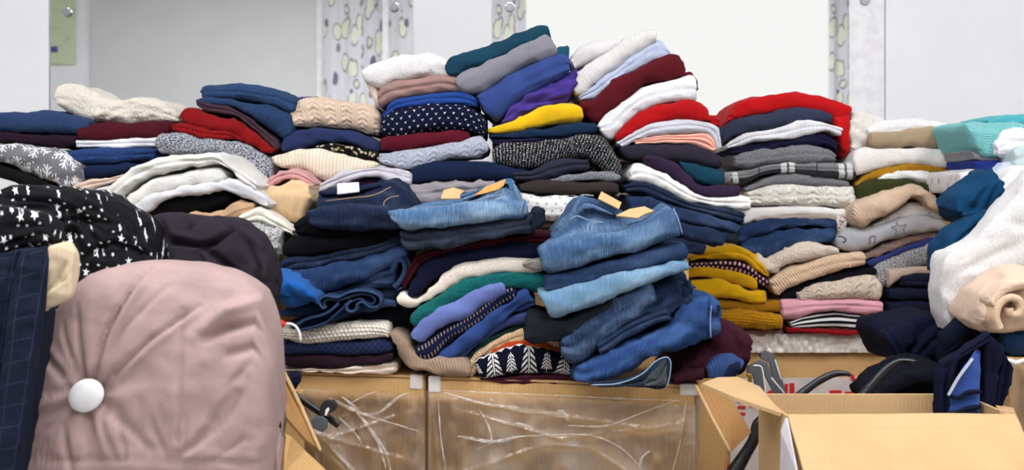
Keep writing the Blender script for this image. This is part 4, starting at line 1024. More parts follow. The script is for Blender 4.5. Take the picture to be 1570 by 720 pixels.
# --- mustard and cream stacks
G(SW, 'mustard sweater topmost of the mustard stack', 'sweater', (226, 172, 18), 'plain', 3.215, '1056,394 1090,380 1125,376 1150,384 1170,405 1181,423', '1058,401 1100,399 1130,398 1145,405 1160,417 1178,426', wr=.004)
G(SW, 'burgundy dotted sweater between mustard ones', 'sweater', (70, 24, 40), 'dots', 3.215, '1050,404 1100,400 1140,402 1165,419 1182,431', '1052,410 1100,411 1140,421 1160,431 1174,445', col2=(216, 180, 180))
G(SW, 'mustard sweater second in the mustard stack, narrow', 'sweater', (224, 170, 18), 'fine', 3.21, '1048,410 1085,407 1120,413 1150,423 1162,430', '1050,427 1080,424 1110,432 1140,440 1162,443')
G(SW, 'bright mustard smooth sweater third in the mustard stack', 'sweater', (232, 180, 16), 'plain', 3.20, '1052,433 1100,429 1130,437 1155,446 1177,445', '1056,457 1090,459 1120,458 1150,464 1176,462')
G(SW, 'ochre knit second lowest in the mustard stack', 'sweater', (196, 136, 22), 'knit', 3.215, '1065,463 1120,459 1160,463 1196,460', '1080,474 1140,476 1170,477 1198,478', s=.9)
G(SW, 'golden chunky knit lowest in the mustard stack', 'sweater', (216, 152, 18), 'chunky', 3.20, '1085,476 1140,473 1170,478 1201,483', '1090,498 1140,503 1180,507 1202,503', s=.8)
G('folded_shirt', 'dull rose cloth flattened under the golden chunky knit', 'shirt', (176, 146, 136), 'plain', 3.24, '1085,502 1140,505 1202,507', '1085,514 1140,514 1202,514', D=.3)
G(SW, 'cream boucle sweater crumpled above the beige ribbed one', 'sweater', (232, 214, 196), 'boucle', 3.22, '1157,394 1165,385 1176,396 1200,386 1235,370 1260,372 1287,383', '1165,411 1180,421 1195,419 1215,405 1250,401 1290,391', wr=.006, s=.8)
G(SW, 'beige ribbed sweater sloping up to the right', 'sweater', (230, 198, 166), 'ribd', 3.21, '1179,432 1200,416 1240,401 1280,389 1327,386', '1183,443 1195,453 1215,442 1250,428 1290,415 1330,407', s=1.0)
G(SW, 'black sweater between beige ribbed and cream cable', 'sweater', (28, 28, 40), 'plain', 3.23, '1196,447 1230,433 1280,419 1325,409 1345,412', '1198,458 1225,457 1260,441 1300,428 1345,421')
G(SW, 'cream cable sweater above the pink one', 'sweater', (222, 204, 184), 'cable', 3.21, '1222,450 1250,437 1290,429 1325,421 1346,421 1354,446', '1226,460 1250,462 1280,459 1320,460 1352,462', s=.7)
G(SW, 'pink sweater above the striped one', 'sweater', (230, 168, 182), 'fine', 3.21, '1197,459 1230,458 1270,460 1320,460 1356,463', '1199,492 1220,490 1250,480 1290,477 1320,482 1356,484')
G('folded_shirt', 'black and white striped shirt above the red knit', 'shirt', (24, 24, 30), 'stripes', 3.22, '1211,494 1240,484 1280,477 1320,482 1363,485', '1214,503 1260,504 1310,507 1362,502', col2=(236, 236, 236))
G(SW, 'red knit at the bottom of the pink stack', 'sweater', (184, 26, 34), 'plain', 3.22, '1206,500 1230,504 1280,506 1320,505 1364,502', '1208,510 1240,512 1290,514 1363,511')

# --- right edge
G(SW, 'bright aqua ribbed knit at the top right edge', 'sweater', (92, 206, 216), 'chunky', 3.06, '1512,184 1540,176 1570,173 1600,173', '1516,192 1540,192 1570,192 1600,194', s=.5)
G(SW, 'pale aqua knit hanging over the right stack', 'sweater', (140, 222, 222), 'chunky', 3.02, '1478,190 1510,185 1540,187 1575,188', '1498,226 1515,246 1532,244 1575,225', s=.5, wr=.005)
G('folded_shirt', 'white top with pale cuff at the right edge under aqua', 'shirt', (240, 240, 243), 'plain', 3.0, '1526,222 1540,202 1572,190 1600,190', '1530,238 1560,244 1575,240 1600,240', wr=.005)
G('folded_shirt', 'pale grey and mint cloth roll at right edge above fleece', 'shirt', (196, 214, 214), 'plain', 2.96, '1553,228 1570,222 1600,220', '1558,262 1575,262 1600,262')
G(SW, 'grey sweater strip below the aqua knit', 'sweater', (150, 150, 154), 'plain', 3.04, '1490,230 1515,238 1545,240', '1494,244 1515,248 1545,250', D=.2)
G(SW, 'royal blue sweater strip below the grey one', 'sweater', (44, 66, 156), 'plain', 3.03, '1494,246 1515,246 1545,248', '1497,260 1515,262 1545,264', D=.2)
G('folded_shirt', 'light blue shirt strip right of the royal blue', 'shirt', (206, 218, 234), 'plain', 2.98, '1527,262 1545,246 1562,242', '1532,284 1545,276 1566,262')
G('folded_blouse', 'white blouse with dark line embroidery beside teal scarf', 'blouse', (232, 228, 228), 'scribble', 3.02, '1472,264 1500,259 1526,263', '1473,296 1492,290 1522,284', col2=(70, 64, 84))
G(SW, 'dark cloth beneath the embroidered blouse at right', 'sweater', (70, 60, 60), 'plain', 3.05, '1470,292 1500,290', '1472,312 1500,310', D=.15)
G('jacket', 'white quilted jacket shoulder behind the teal scarf', 'jacket', (238, 238, 236), 'plain', 2.90, '1528,300 1545,268 1575,255 1610,255', '1535,330 1555,325 1580,300 1610,300', wr=.005)
G('scarf', 'deep teal blue scarf bunched over the white fleece', 'scarf', (24, 84, 130), 'plain', 2.66, '1466,320 1475,293 1500,276 1522,262 1534,257 1539,275', '1478,336 1500,341 1520,337 1534,320 1540,302', D=.16, ry=.06, wr=.006,
  creases=[('1534,262 1505,300 1490,334', 4, .014), ('1536,270 1520,305 1515,336', 4, .012), ('1525,268 1490,290 1475,318', 4, .01)],
  extra=[('tail', None, None, 2.62, '1445,418 1446,386 1465,352 1490,336 1524,322', '1451,412 1463,390 1490,374 1515,354 1532,328', dict(D=.1, wr=.005, creases=[('1450,400 1480,360 1520,338', 4, .01)]))])
G('fleece_jacket', 'large white fleece jacket hanging down at the right edge', 'jacket', (240, 238, 236), 'fleece', (2.56, 2.5), '1458,508 1447,475 1446,420 1456,388 1495,370 1530,335 1570,285 1600,250', '1462,508 1482,491 1510,462 1530,452 1552,440 1570,430 1590,424 1612,420',
  D=.10, ry=.018, wr=.004, rg=.4, cap=.12, res=1.0, creases=[('1545,340 1570,345', 6, .008), ('1470,420 1520,395 1560,375', 8, .006), ('1465,470 1500,440', 6, .005)])
G('fleece_jacket', 'peach fleece jacket rolled up at the right edge', 'jacket', (240, 208, 180), 'fleece', 2.36, '1508,478 1518,446 1545,426 1570,412 1600,408', '1508,496 1522,514 1545,516 1575,512 1600,510', D=.2, ry=.08, wr=.003, rg=.5,
  creases=[('1556,436 1536,450 1528,475 1534,504', 3.5, .020), ('1580,428 1556,446 1548,470 1552,490', 3.5, .018), ('1545,428 1522,450 1514,485', 4, .012), ('1580,470 1562,480 1556,500', 3.5, .014)],
  extra=[('upper_fold', None, None, 2.33, '1518,460 1536,440 1560,430 1600,424', '1526,474 1542,456 1562,446 1600,442', dict(D=.06, wr=.003))])
ribbon('rolled_edge', '1533,503 1527,484 1534,464 1548,456 1562,460 1566,474 1558,483 1549,479 1548,471', 2.335, .07, .016, fabric((236, 202, 168), 'fleece'), [o for o in bpy.data.objects if o.get('label', '').startswith('peach fleece')][0])
G('navy_sweater', 'navy sweater with a ribbed hem spilling over the open box', 'sweater', (28, 34, 64), 'plain', 2.66, '1357,514 1366,500 1386,494 1412,489 1450,484 1466,496', '1370,538 1379,553 1394,561 1420,563 1455,562 1470,555', D=.26, ry=.03, wr=.005, rg=.6,
  extra=[('sleeve', None, None, 2.63, '1357,514 1372,506 1390,498 1404,492', '1376,550 1388,551 1396,540 1408,522', dict(D=.08, ry=.02, wr=.004, creases=[('1366,512 1384,545', 3, .010)])),
         ('front_fold', None, None, 2.635, '1396,536 1412,516 1432,502 1456,494', '1402,557 1425,552 1445,540 1464,530', dict(D=.08, ry=.02, wr=.004, creases=[('1405,548 1430,522 1455,508', 3, .010)])),
         ('ribbed_hem', (30, 40, 68), 'ribd', 2.5, '1447,512 1470,496 1500,468 1516,450', '1450,538 1472,528 1500,498 1514,480', dict(D=.05, s=.9)),
         ('back_fold', None, None, 2.58, '1448,536 1475,520 1500,500 1520,492', '1452,558 1478,546 1505,532 1525,522', dict(D=.08, wr=.005))])
G(TR, 'dark navy trousers bunched along the matt black hanger', 'trousers', (26, 28, 44), 'plain', 2.50, '1326,604 1352,580 1380,562 1412,556 1452,558', '1336,616 1370,618 1400,616 1435,616 1460,612', D=.14, ry=.03, wr=.005,
  extra=[('leg_fold', None, None, 2.46, '1340,602 1375,580 1410,568 1450,562', '1350,614 1385,600 1415,590 1455,584', dict(D=.05, wr=.004))])
PT = dict(D=.03, ry=.012, wr=.003, rg=.6, cap=.15)
G('navy_jacket', 'navy jacket with blue panels and dark stripes drooping into open box', 'jacket', (27, 33, 62), 'plain', 2.25, '1468,548 1460,590 1457,655', '1516,512 1514,580 1508,655', D=.05, ry=.02, wr=.003, rg=.5, cap=.15, creases=[('1508,522 1508,640', 3, .008)],
  extra=[('left_panel', None, None, 2.23, '1446,556 1438,590 1440,655', '1478,536 1464,585 1462,655', dict(PT, creases=[('1452,560 1450,640', 3, .010)])),
         ('right_panel', None, None, 2.235, '1513,510 1510,560 1505,655', '1541,532 1534,585 1522,652', dict(PT, creases=[('1526,525 1520,640', 3, .010)])),
         ('side_fold', None, None, 2.26, '1536,530 1530,585 1518,648', '1557,566 1554,592 1540,626', dict(PT, creases=[('1545,555 1535,620', 3, .008)])),
         ('collar_fold', None, None, 2.23, '1446,560 1475,536 1500,520 1518,508', '1450,572 1476,552 1502,536 1520,524', dict(PT)),
         ('blue_panel', (74, 108, 190), 'fine', 2.222, '1456,655 1462,600 1480,562 1500,536', '1500,655 1505,620 1506,580 1506,540', dict(D=.012, wr=.002, cap=.1)),
         ('dark_stripe', (28, 34, 60), 'plain', 2.208, '1461,606 1472,607 1484,600 1506,597', '1461,612 1472,613 1484,607 1506,603', dict(D=.008, wr=.001)),
         ('dark_stripe', (28, 34, 60), 'plain', 2.208, '1459,631 1470,630 1484,624 1506,620', '1459,637 1470,636 1484,630 1506,627', dict(D=.008, wr=.001)),
         ('pale_edge', (196, 200, 214), 'plain', 2.213, '1455,606 1470,578 1492,549', '1456,608 1472,580 1494,551', dict(D=.006, wr=.0))])
G('dark_cloth', 'navy and black cloth heaped behind the far right box', 'cloth', (30, 32, 48), 'plain', 2.42, '1515,520 1540,510 1580,506', '1522,572 1545,560 1580,548', D=.1, ry=.04, wr=.008,
  extra=[('blue_fold', (40, 70, 110), 'plain', 2.40, '1538,516 1560,510 1600,508', '1542,540 1565,548 1600,545', dict(D=.08))])

# ---------------------------------------------------------------- front row: jeans and knits on the wrapped boxes
M_tag = plainmat('white_card_tag', (238, 238, 236), 0.5); M_kraft = plainmat('kraft_paper', (206, 168, 118), 0.7); M_patch = plainmat('tan_leather_patch', (206, 146, 72), 0.55)
M_thread = plainmat('tan_thread', (176, 136, 92), 0.8); M_pale = plainmat('pale_thread', (136, 154, 180), 0.8)
def dfab(c): return fabric(c, 'denim')

# left jeans stack
j = G(JN, 'dark indigo jeans with a white card tag, top of left jeans stack', 'jeans', (36, 56, 98), 'denim', (2.60, 2.56), '466,300 473,290 520,288 556,281 586,273 603,281 628,312', '480,346 500,351 540,353 575,353 600,352 618,349', lean=.16, ry=.035, wr=.004, D=.3,
      creases=[('475,322 520,318 570,314 620,318', 5, .006)],
      extra=[('folded_leg', None, None, (2.575, 2.54), '468,326 500,317 560,314 600,316 622,320', '476,346 500,352 540,354 575,354 618,350', dict(D=.26, wr=.003)),
             ('waistband', None, None, 2.715, '488,293 525,291 560,285 588,278', '488,299 525,298 560,292 590,285', dict(D=.05, wr=.001, ry=.006))])
plate('card_tag', '517,281 550,279 551,293 517,297', [2.66, 2.66, 2.63, 2.63], .003, M_tag, j)
plate('belt_loop', '580,277 586,274 592,283 587,286', 2.635, .004, dfab((40, 60, 100)), j)
pxtube('stitching', '498,308 540,303 572,299 600,286', [2.617, 2.617, 2.62, 2.64], .0011, M_thread, j, n=40, ns=6)
pxtube('stitching', '588,316 590,308 600,302 612,300', [2.582, 2.588, 2.595, 2.60], .0011, M_thread, j, n=30, ns=6)
G(TR, 'black trousers directly under the dark indigo jeans', 'trousers', (24, 24, 31), 'plain', (2.62, 2.60), '450,346 468,328 490,346 540,353 606,353', '452,359 500,364 560,362 610,361')
G(TR, 'black trousers, second black pair in the left jeans stack', 'trousers', (22, 23, 29), 'plain', (2.62, 2.60), '429,375 445,363 500,359 560,359 612,360', '433,391 450,395 500,390 560,380 612,371')
G(JN, 'dark blue jeans under the two black trousers', 'jeans', (42, 64, 104), 'denim', (2.62, 2.60), '425,412 435,396 480,391 520,383 580,372 613,359', '426,432 445,418 480,411 540,399 590,386 616,376',
  extra=[('hanging_leg', None, None, 2.63, '421,408 430,398 445,396', '420,432 430,436 446,430', dict(D=.12))])
G(JN, 'mid blue jeans folded to a broad wedge in the left stack', 'jeans', (52, 86, 142), 'denim', (2.60, 2.58), '446,417 500,406 550,396 600,379 626,375', '452,424 476,452 490,452 530,438 580,418 624,397', wr=.004)
lo = G(JN, 'blue jeans with a looped leg end beside the burgundy edge', 'jeans', (54, 84, 138), 'denim', (2.61, 2.60), '450,476 500,451 540,433 590,411 612,400', '440,482 480,474 520,460 570,446 606,440', wr=.005,
  extra=[('inner_fold', (36, 56, 98), None, 2.62, '580,440 600,425 618,410', '590,462 610,462 624,440', dict(D=.12))])
ribbon('leg_loop', '604,440 612,432 619,420 621,408 617,399 610,399 604,408 600,418', 2.585, .12, .012, dfab((56, 86, 140)), lo)
ribbon('leg_edge', '608,444 620,438 626,420 628,405 622,395 612,395', 2.59, .12, .006, dfab((66, 98, 150)), lo)
G('knit_bundle', 'bright cobalt blue knit bundle beside the pink coat', 'sweater', (34, 112, 200), 'wool', 2.52, '411,438 418,420 440,418 462,430 486,456', '413,452 424,466 450,470 470,466 486,464', ry=.05, wr=.008, D=.2, creases=[('430,430 450,455', 4, .01), ('420,440 440,448 450,462', 3, .008)])
G(JN, 'blue jeans leg lying below the cobalt bundle', 'jeans', (48, 76, 126), 'denim', 2.58, '423,478 450,469 480,463 496,456', '428,484 460,484 490,480 500,472')
r = G(JN, 'blue jeans with a ruffled hem above the black trousers', 'jeans', (50, 80, 132), 'denim', 2.59, '446,500 480,486 515,476 560,456 605,462', '450,507 490,502 520,494 565,476 608,470', wr=.005,
      extra=[('leg_fold', None, None, 2.58, '440,496 470,486 500,478', '446,504 475,500 502,492', dict(D=.12))])
rf = r
ribbon('hem_ruffle', '497,474 490,467 490,459 500,454 518,456 530,450 545,446 565,447 580,453 584,462 578,470 566,470 556,463 548,466 546,474 538,478 531,474 533,466 540,460', 2.55, .10, .006, dfab((62, 96, 150)), rf)
ribbon('hem_ruffle', '500,472 496,465 502,459 520,460 534,455 550,451 566,452 575,458 572,465 562,464 552,458 540,462 528,467', 2.555, .09, .005, dfab((52, 82, 136)), rf)
ribbon('hem_ruffle', '452,500 470,489 490,484 504,478 514,470 520,464', 2.55, .10, .007, dfab((58, 90, 144)), rf)
ribbon('hem_ruffle', '458,506 480,501 500,494 512,484 526,472 536,462', 2.555, .10, .006, dfab((50, 80, 134)), rf)
G(TR, 'black trousers between the ruffled jeans and cream chunky knit', 'trousers', (28, 30, 42), 'plain', 2.62, '490,496 540,481 580,476 615,466 630,470', '495,502 560,497 600,502 630,497')
G(SW, 'cream chunky knit above the navy quilted one', 'sweater', (244, 234, 218), 'chunky', (2.59, 2.555), '424,506 460,503 500,498 540,494 588,495 597,502', '428,517 455,525 500,524 560,520 597,521', s=.85)
G(SW, 'navy quilted knit between cream chunky and dark plum', 'sweater', (42, 56, 98), 'diamond', (2.60, 2.56), '420,527 460,525 520,523 580,521 602,522', '425,542 470,545 520,544 570,543 603,541', col2=(80, 96, 140))
G(SW, 'dark plum sweater second lowest above left wrapped box', 'sweater', (62, 38, 54), 'plain', (2.605, 2.565), '425,547 480,545 540,545 602,542', '430,560 480,564 530,564 570,560 602,554')
G(SW, 'cream flat knit lowest, lying on the left wrapped box', 'sweater', (238, 218, 198), 'plain', (2.61, 2.57), '428,564 480,565 540,563 600,553 609,558', '430,569 500,572 560,574 609,572', layers=2, gd=.005)
G('knit_scarf', 'tan ribbed scarf curving down onto the wrapped boxes', 'scarf', (182, 156, 132), 'ribd', (2.55, 2.52), '595,510 606,504 622,514 632,534 645,548 680,549 712,551 722,562', '600,522 610,550 624,568 650,573 690,578 722,577', D=.2, wr=.004, s=.9)

# centre stack
j = G(JN, 'light blue faded jeans with tan leather waist patch', 'jeans', (92, 142, 196), 'denim', (2.53, 2.50), '591,324 640,314 690,304 722,294 764,276 784,272 798,298 809,326', '596,332 613,351 650,353 700,346 750,338 811,331', col2=(172, 204, 232), lean=.14, ry=.03, D=.3, wr=.003,
      extra=[('folded_leg', None, None, (2.51, 2.48), '592,324 640,317 690,313 740,309 808,308', '597,333 613,351 650,353 700,346 750,338 812,331', dict(col2=(176, 208, 236), D=.26, wr=.003)),
             ('waistband', None, None, 2.60, '700,302 730,292 765,277 785,273', '712,306 738,296 768,284 790,280', dict(D=.04, wr=.001, ry=.006))])
plate('leather_patch', '727,299 746,285 776,274 772,284 764,290 738,297', [2.565, 2.575, 2.59, 2.58, 2.57, 2.56], .003, M_patch, j)
plate('paper_tag', '676,304 680,291 695,287 712,292 705,298 706,304', [2.54, 2.56, 2.57, 2.57, 2.55, 2.54], .003, M_kraft, j)
plate('belt_loop', '777,275 784,273 789,288 782,290', 2.57, .004, dfab((92, 142, 196)), j)
pxtube('stitching', '716,310 745,303 770,297 773,290', [2.545, 2.55, 2.553, 2.56], .0011, M_pale, j, n=30, ns=6)
for q in ('797,327 800,315 803,308', '805,327 807,316 808,309'): pxtube('stitching', q, 2.478, .001, M_pale, j, n=14, ns=6)
G(JN, 'slate grey jeans with a crumpled cuff under the light jeans', 'jeans', (66, 76, 98), 'denim', (2.53, 2.50), '611,358 650,354 700,345 750,339 800,332 822,330', '614,376 630,386 670,382 720,374 770,363 822,355', col2=(100, 112, 138), wr=.004,
  extra=[('crumpled_cuff', (44, 54, 76), 'denim', 2.49, '812,334 820,318 828,315 836,322', '816,354 826,354 833,349 838,342', dict(D=.1, wr=.008, col2=(66, 78, 104)))])
G(SW, 'burgundy sweater between slate jeans and dark navy one', 'sweater', (88, 26, 40), 'plain', (2.58, 2.56), '616,436 630,402 650,388 700,377 760,365 845,356', '618,446 632,424 652,398 720,387 780,374 845,374')
G(SW, 'dark navy sweater above the cream curving knit', 'sweater', (32, 38, 72), 'fine', (2.57, 2.55), '622,455 636,425 655,400 690,385 740,377 800,371 832,373', '632,458 650,440 690,414 740,401 800,399 830,395')
G(SW, 'cream sweater curving from lower left in the centre stack', 'sweater', (234, 223, 209), 'wool', (2.56, 2.54), '606,457 617,447 636,459 660,441 690,416 720,402 780,396 834,396', '610,466 630,471 655,462 690,442 720,427 760,418 810,419 834,417',
  extra=[('grey_lining', (176, 168, 160), 'plain', 2.53, '800,404 815,399 836,398', '806,412 820,416 836,414', dict(D=.05))])
G(SW, 'emerald teal lace knit under the curving cream sweater', 'sweater', (26, 128, 126), 'boucle', (2.55, 2.54), '627,484 660,459 700,434 740,420 790,417 836,422', '628,497 640,502 670,483 710,458 750,444 790,440 838,452', s=.8)
G(SW, 'periwinkle blue sweater slanting under the teal knit', 'sweater', (120, 136, 204), 'fine', (2.54, 2.53), '626,513 650,487 690,466 730,446 765,432 774,439', '632,522 650,527 670,508 710,488 750,466 778,448')
G(SW, 'navy knit with rows of beige dashes, slanting', 'sweater', (30, 38, 82), 'pin', (2.55, 2.54), '634,534 670,507 720,482 770,443 788,438', '640,548 660,556 690,524 730,499 770,470 794,454', col2=(170, 150, 130), s=.8)
G(SW, 'cobalt blue sweater slanting below the dashed navy knit', 'sweater', (62, 92, 162), 'plain', (2.55, 2.53), '662,555 700,521 740,491 780,461 805,440 818,456', '672,560 710,540 750,506 790,482 824,470', wr=.005, creases=[('760,490 810,455', 4, .008), ('780,486 818,464', 3, .008)])
G(SW, 'dusky blue sweater strip slanting below the cobalt one', 'sweater', (70, 84, 142), 'plain', (2.56, 2.54), '690,549 730,512 780,486 816,476', '702,556 740,525 790,499 816,494')
G(SW, 'dark green sweater strip slanting above the beige one', 'sweater', (46, 86, 90), 'plain', (2.57, 2.55), '696,560 740,523 790,500 814,494', '708,566 750,537 790,514 814,509')
G(SW, 'beige ribbed sweater curling around the orange strip', 'sweater', (220, 184, 144), 'rib', (2.55, 2.53), '712,568 730,541 770,516 805,504 830,516 862,522', '722,578 742,560 768,538 800,528 830,534 862,544', s=.8)
G(SW, 'orange red sweater strip above the fir print', 'sweater', (206, 76, 28), 'plain', (2.54, 2.52), '756,539 785,523 820,521 862,534', '762,546 800,541 830,544 862,548')
G(SW, 'navy sweater with white fir tree pattern', 'sweater', (24, 28, 52), 'fir', (2.52, 2.50), '726,554 745,545 800,531 850,536 884,560', '733,574 750,581 770,579 820,574 884,579', col2=(236, 234, 232), s=.8)
G(SW, 'burgundy base garment lying under the fir tree sweater', 'sweater', (88, 32, 48), 'plain', (2.53, 2.50), '735,580 770,580 820,576 890,578', '738,585 770,586 820,588 890,590', D=.2)
# right jeans stack
j = G(JN, 'washed blue jeans with two paper tags, top of right jeans stack', 'jeans', (80, 122, 176), 'denim', (2.44, 2.42), '846,362 870,335 893,302 925,308 952,322 985,332 1010,330', '850,378 890,372 940,364 990,352 1015,345', col2=(140, 176, 212), lean=.10, ry=.02, D=.26, wr=.003, creases=[('868,346 905,352 950,362', 4, .004)],
      extra=[('folded_leg', None, None, (2.41, 2.38), '824,384 850,370 900,360 960,349 1010,329 1031,315 1040,330', '834,410 844,421 880,413 930,400 990,382 1046,360', dict(col2=(140, 176, 212), D=.24, wr=.004)),
             ('waistband', None, None, 2.46, '885,318 896,302 925,308 955,324', '884,324 898,311 922,317 950,332', dict(D=.04, wr=.001, ry=.005))])
plate('paper_tag', '922,293 953,310 949,320 917,304', [2.455, 2.45, 2.44, 2.445], .004, M_kraft, j)
plate('paper_tag', '944,330 965,320 988,316 1003,323 988,328 978,334', [2.44, 2.45, 2.455, 2.45, 2.44, 2.43], .004, M_kraft, j)
pxtube('stitching', '872,337 884,331 905,338 925,341', [2.432, 2.435, 2.435, 2.436], .0013, M_pale, j, n=30, ns=6)
pxtube('stitching', '901,357 903,342 915,342', [2.41, 2.425, 2.425], .0012, M_pale, j, n=20, ns=6)
pxtube('stitching', '907,356 908,344', [2.41, 2.425], .0012, M_pale, j, n=8, ns=6)
pxtube('hem_seam', '1032,318 1040,336 1046,358', [2.375, 2.372, 2.375], .0014, M_pale, j, n=20, ns=6)
G(JN, 'medium blue jeans second in the right jeans stack', 'jeans', (48, 78, 128), 'denim', (2.42, 2.39), '834,428 880,415 950,397 1000,381 1050,372 1056,386', '836,447 870,446 930,428 1000,408 1054,395')
G(JN, 'pale sky blue jeans third in the right jeans stack', 'jeans', (126, 172, 210), 'denim', (2.40, 2.38), '824,452 880,439 940,422 1000,407 1055,398 1058,411', '835,467 847,488 880,480 930,463 990,436 1057,415', col2=(168, 204, 230))
G(JN, 'charcoal jeans drooping at the left of right jeans stack', 'jeans', (46, 52, 66), 'denim', (2.42, 2.41), '803,513 813,482 845,489 900,474 960,447 992,431', '805,520 830,527 860,522 900,506 950,476 994,450', col2=(64, 72, 88), wr=.004)
G(JN, 'blue jeans leg slanting steeply in the right stack', 'jeans', (56, 80, 124), 'denim', (2.41, 2.39), '858,524 890,496 930,466 970,441 992,427 1007,446', '862,543 880,558 910,544 950,515 1000,475 1012,463', col2=(108, 136, 176), wr=.004)
G(JN, 'crumpled blue jeans at the right side of right jeans stack', 'jeans', (44, 70, 114), 'denim', (2.42, 2.41), '950,478 1000,446 1040,430 1060,424 1066,448', '955,512 1000,500 1035,486 1064,478', wr=.009, creases=[('1000,450 1010,480', 4, .01), ('1030,440 1040,480', 4, .012), ('1050,430 1055,470', 3, .01)],
  extra=[('pocket_fold', (36, 58, 98), None, 2.39, '1046,442 1056,430 1064,434', '1050,470 1058,474 1066,462', dict(D=.06, wr=.006))])
G(JN, 'narrow blue jeans leg above the front blue jeans', 'jeans', (46, 72, 118), 'denim', (2.40, 2.39), '915,528 970,492 1020,475 1030,482', '920,545 970,514 1022,492 1031,490')
j = G(JN, 'bright blue jeans lying lowest in front of right stack', 'jeans', (54, 96, 166), 'denim', (2.40, 2.37), '886,564 920,547 970,522 1020,502 1036,481 1060,462 1098,459 1108,471', '879,577 883,589 920,585 960,573 1020,545 1060,534 1107,517', wr=.005, D=.24, creases=[('1035,490 1060,500', 5, .008), ('890,570 905,575', 5, .008), ('960,535 1010,520', 6, .005)],
      extra=[('waistband', None, None, 2.36, '1088,461 1098,458 1109,468', '1088,520 1098,518 1108,516', dict(D=.2, wr=.002))])
ribbon('pocket_opening', '1090,472 1094,480 1101,477 1103,468', 2.353, .03, .004, dfab((34, 56, 100)), j)
pxtube('stitching', '1091,466 1089,490 1090,518', 2.352, .0012, M_pale, j, n=16, ns=6)
fj = cloth('turned_hem', '903,588 960,582 985,571 1008,552 1024,546 1029,551', '918,592 960,593 985,594 1020,595 1027,575', 2.38, D=.02, mat=fabric((44, 64, 96), 'denim'), parent=j, wr=.002)
cloth('inside', '985,586 1000,572 1015,556 1022,552', '990,592 1005,592 1020,592 1024,560', 2.372, D=.008, mat=fabric((92, 104, 112), 'denim'), parent=fj, wr=.002)
pxtube('edging', '905,590 950,587 984,573 1006,553 1022,547 1028,553 1027,575 1022,594', 2.371, .0014, M_pale, fj, n=50, ns=6)
G(SW, 'maroon sweater heaped right of the bright blue jeans', 'sweater', (82, 34, 52), 'fine', (2.44, 2.42), '1028,578 1060,548 1090,522 1110,500 1150,514 1156,526', '1032,588 1070,584 1100,570 1130,562 1150,548', wr=.006, creases=[('1085,530 1120,540', 4, .012), ('1120,508 1140,545', 4, .01)],
  extra=[('ribbed_cuff', None, 'rib', 2.41, '1030,578 1050,568 1082,562', '1032,588 1055,587 1080,583', dict(D=.05))])
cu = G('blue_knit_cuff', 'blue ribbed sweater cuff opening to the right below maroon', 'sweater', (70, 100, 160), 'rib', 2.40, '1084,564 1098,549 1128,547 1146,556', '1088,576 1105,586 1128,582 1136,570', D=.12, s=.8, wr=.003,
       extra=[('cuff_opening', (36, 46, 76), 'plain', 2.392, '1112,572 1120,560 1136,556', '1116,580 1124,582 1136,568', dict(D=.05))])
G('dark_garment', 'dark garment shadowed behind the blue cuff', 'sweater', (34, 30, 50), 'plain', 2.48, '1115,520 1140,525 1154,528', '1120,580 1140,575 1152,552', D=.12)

# ---------------------------------------------------------------- left foreground
def coat_fn(px, py):
    bx, by = 132.0, 606.0
    r = np.hypot(px-bx, py-by); a = np.arctan2(py-by, px-bx)
    fall = np.exp(-r/95.0)
    rad = noise3(a*3.4, 0.0, 0.0, 77)*0.010*fall*np.clip(r/14, 0, 1) + 0.006*noise3(a*7.0, r/140.0, 0.0, 78)*np.exp(-r/70.0)
    dent = -0.022*np.exp(-(r/30.0)**2)
    z = rad+dent
    z = z+0.004*fbm(px/90.0, py/90.0, 0.0, 81, 3)
    z = z+0.003*(1-np.abs(noise3((px+0.6*py)/38.0, (py-0.5*px)/150.0, 0.0, 83)))**2*np.clip((py-430)/120, 0, 1)
    z = z-0.005*np.exp(-((px-275+0.03*(py-560)**1)/3.0)**2)*(py > 470)*(py < 680)
    return z
co = empty('puffer_coat', U(220, 800, 2.0), 'dusty pink padded coat with a large white button', 'coat')
M_coat = fabric((188, 160, 156), 'satin')
cloth('body', '-20,700 30,600 62,500 85,452 115,426 160,411 220,404 290,408 345,422 385,446 408,480 416,515', '-30,830 30,840 100,845 160,848 220,848 290,848 340,846 375,842 395,836 406,825', 1.90, D=.20, ry=.085, wr=.0015, rg=.6, res=1.6, sq=2.6, cap=.3,
      creases=[('216,410 192,450 165,500 148,560 136,592', 2.6, .014), ('224,415 200,455 172,505 154,565', 5, -.008), ('300,470 230,520 170,578', 3.2, .009), ('300,478 235,528 172,586', 5, -.006), ('250,440 190,500 150,570', 3, .006), ('310,505 340,480 400,462', 10, -.016), ('315,520 345,505 405,492', 6, .018), ('350,545 395,530 415,510', 7, .012), ('395,470 420,500', 4, .014), ('110,470 120,530 128,585', 3, .007), ('90,500 112,560 126,590', 3, .007), ('180,440 150,520 138,585', 2.5, .006),
               ('360,600 300,680 270,700', 5, .007), ('100,660 110,720', 5, .008), ('60,540 105,590', 7, .009), ('50,640 110,620', 6, .008), ('160,620 230,690', 6, .007), ('150,635 175,700', 5, .006), ('20,702 120,704 215,705', 2.5, .006), ('215,705 420,712', 2.5, .004), ('200,612 260,642 330,640', 3, .006), ('290,692 350,640 372,600', 3.5, .007), ('182,640 192,705', 3, .006), ('228,640 252,695', 3, .006), ('335,700 400,655', 3, .006), ('60,600 105,600', 4, .007), ('40,680 90,640', 4, .006), ('380,560 340,600', 4, .006), ('270,490 285,690', 2.5, .004), ('360,430 320,520', 2.5, .003)],
      fn=coat_fn, mat=M_coat, parent=co)
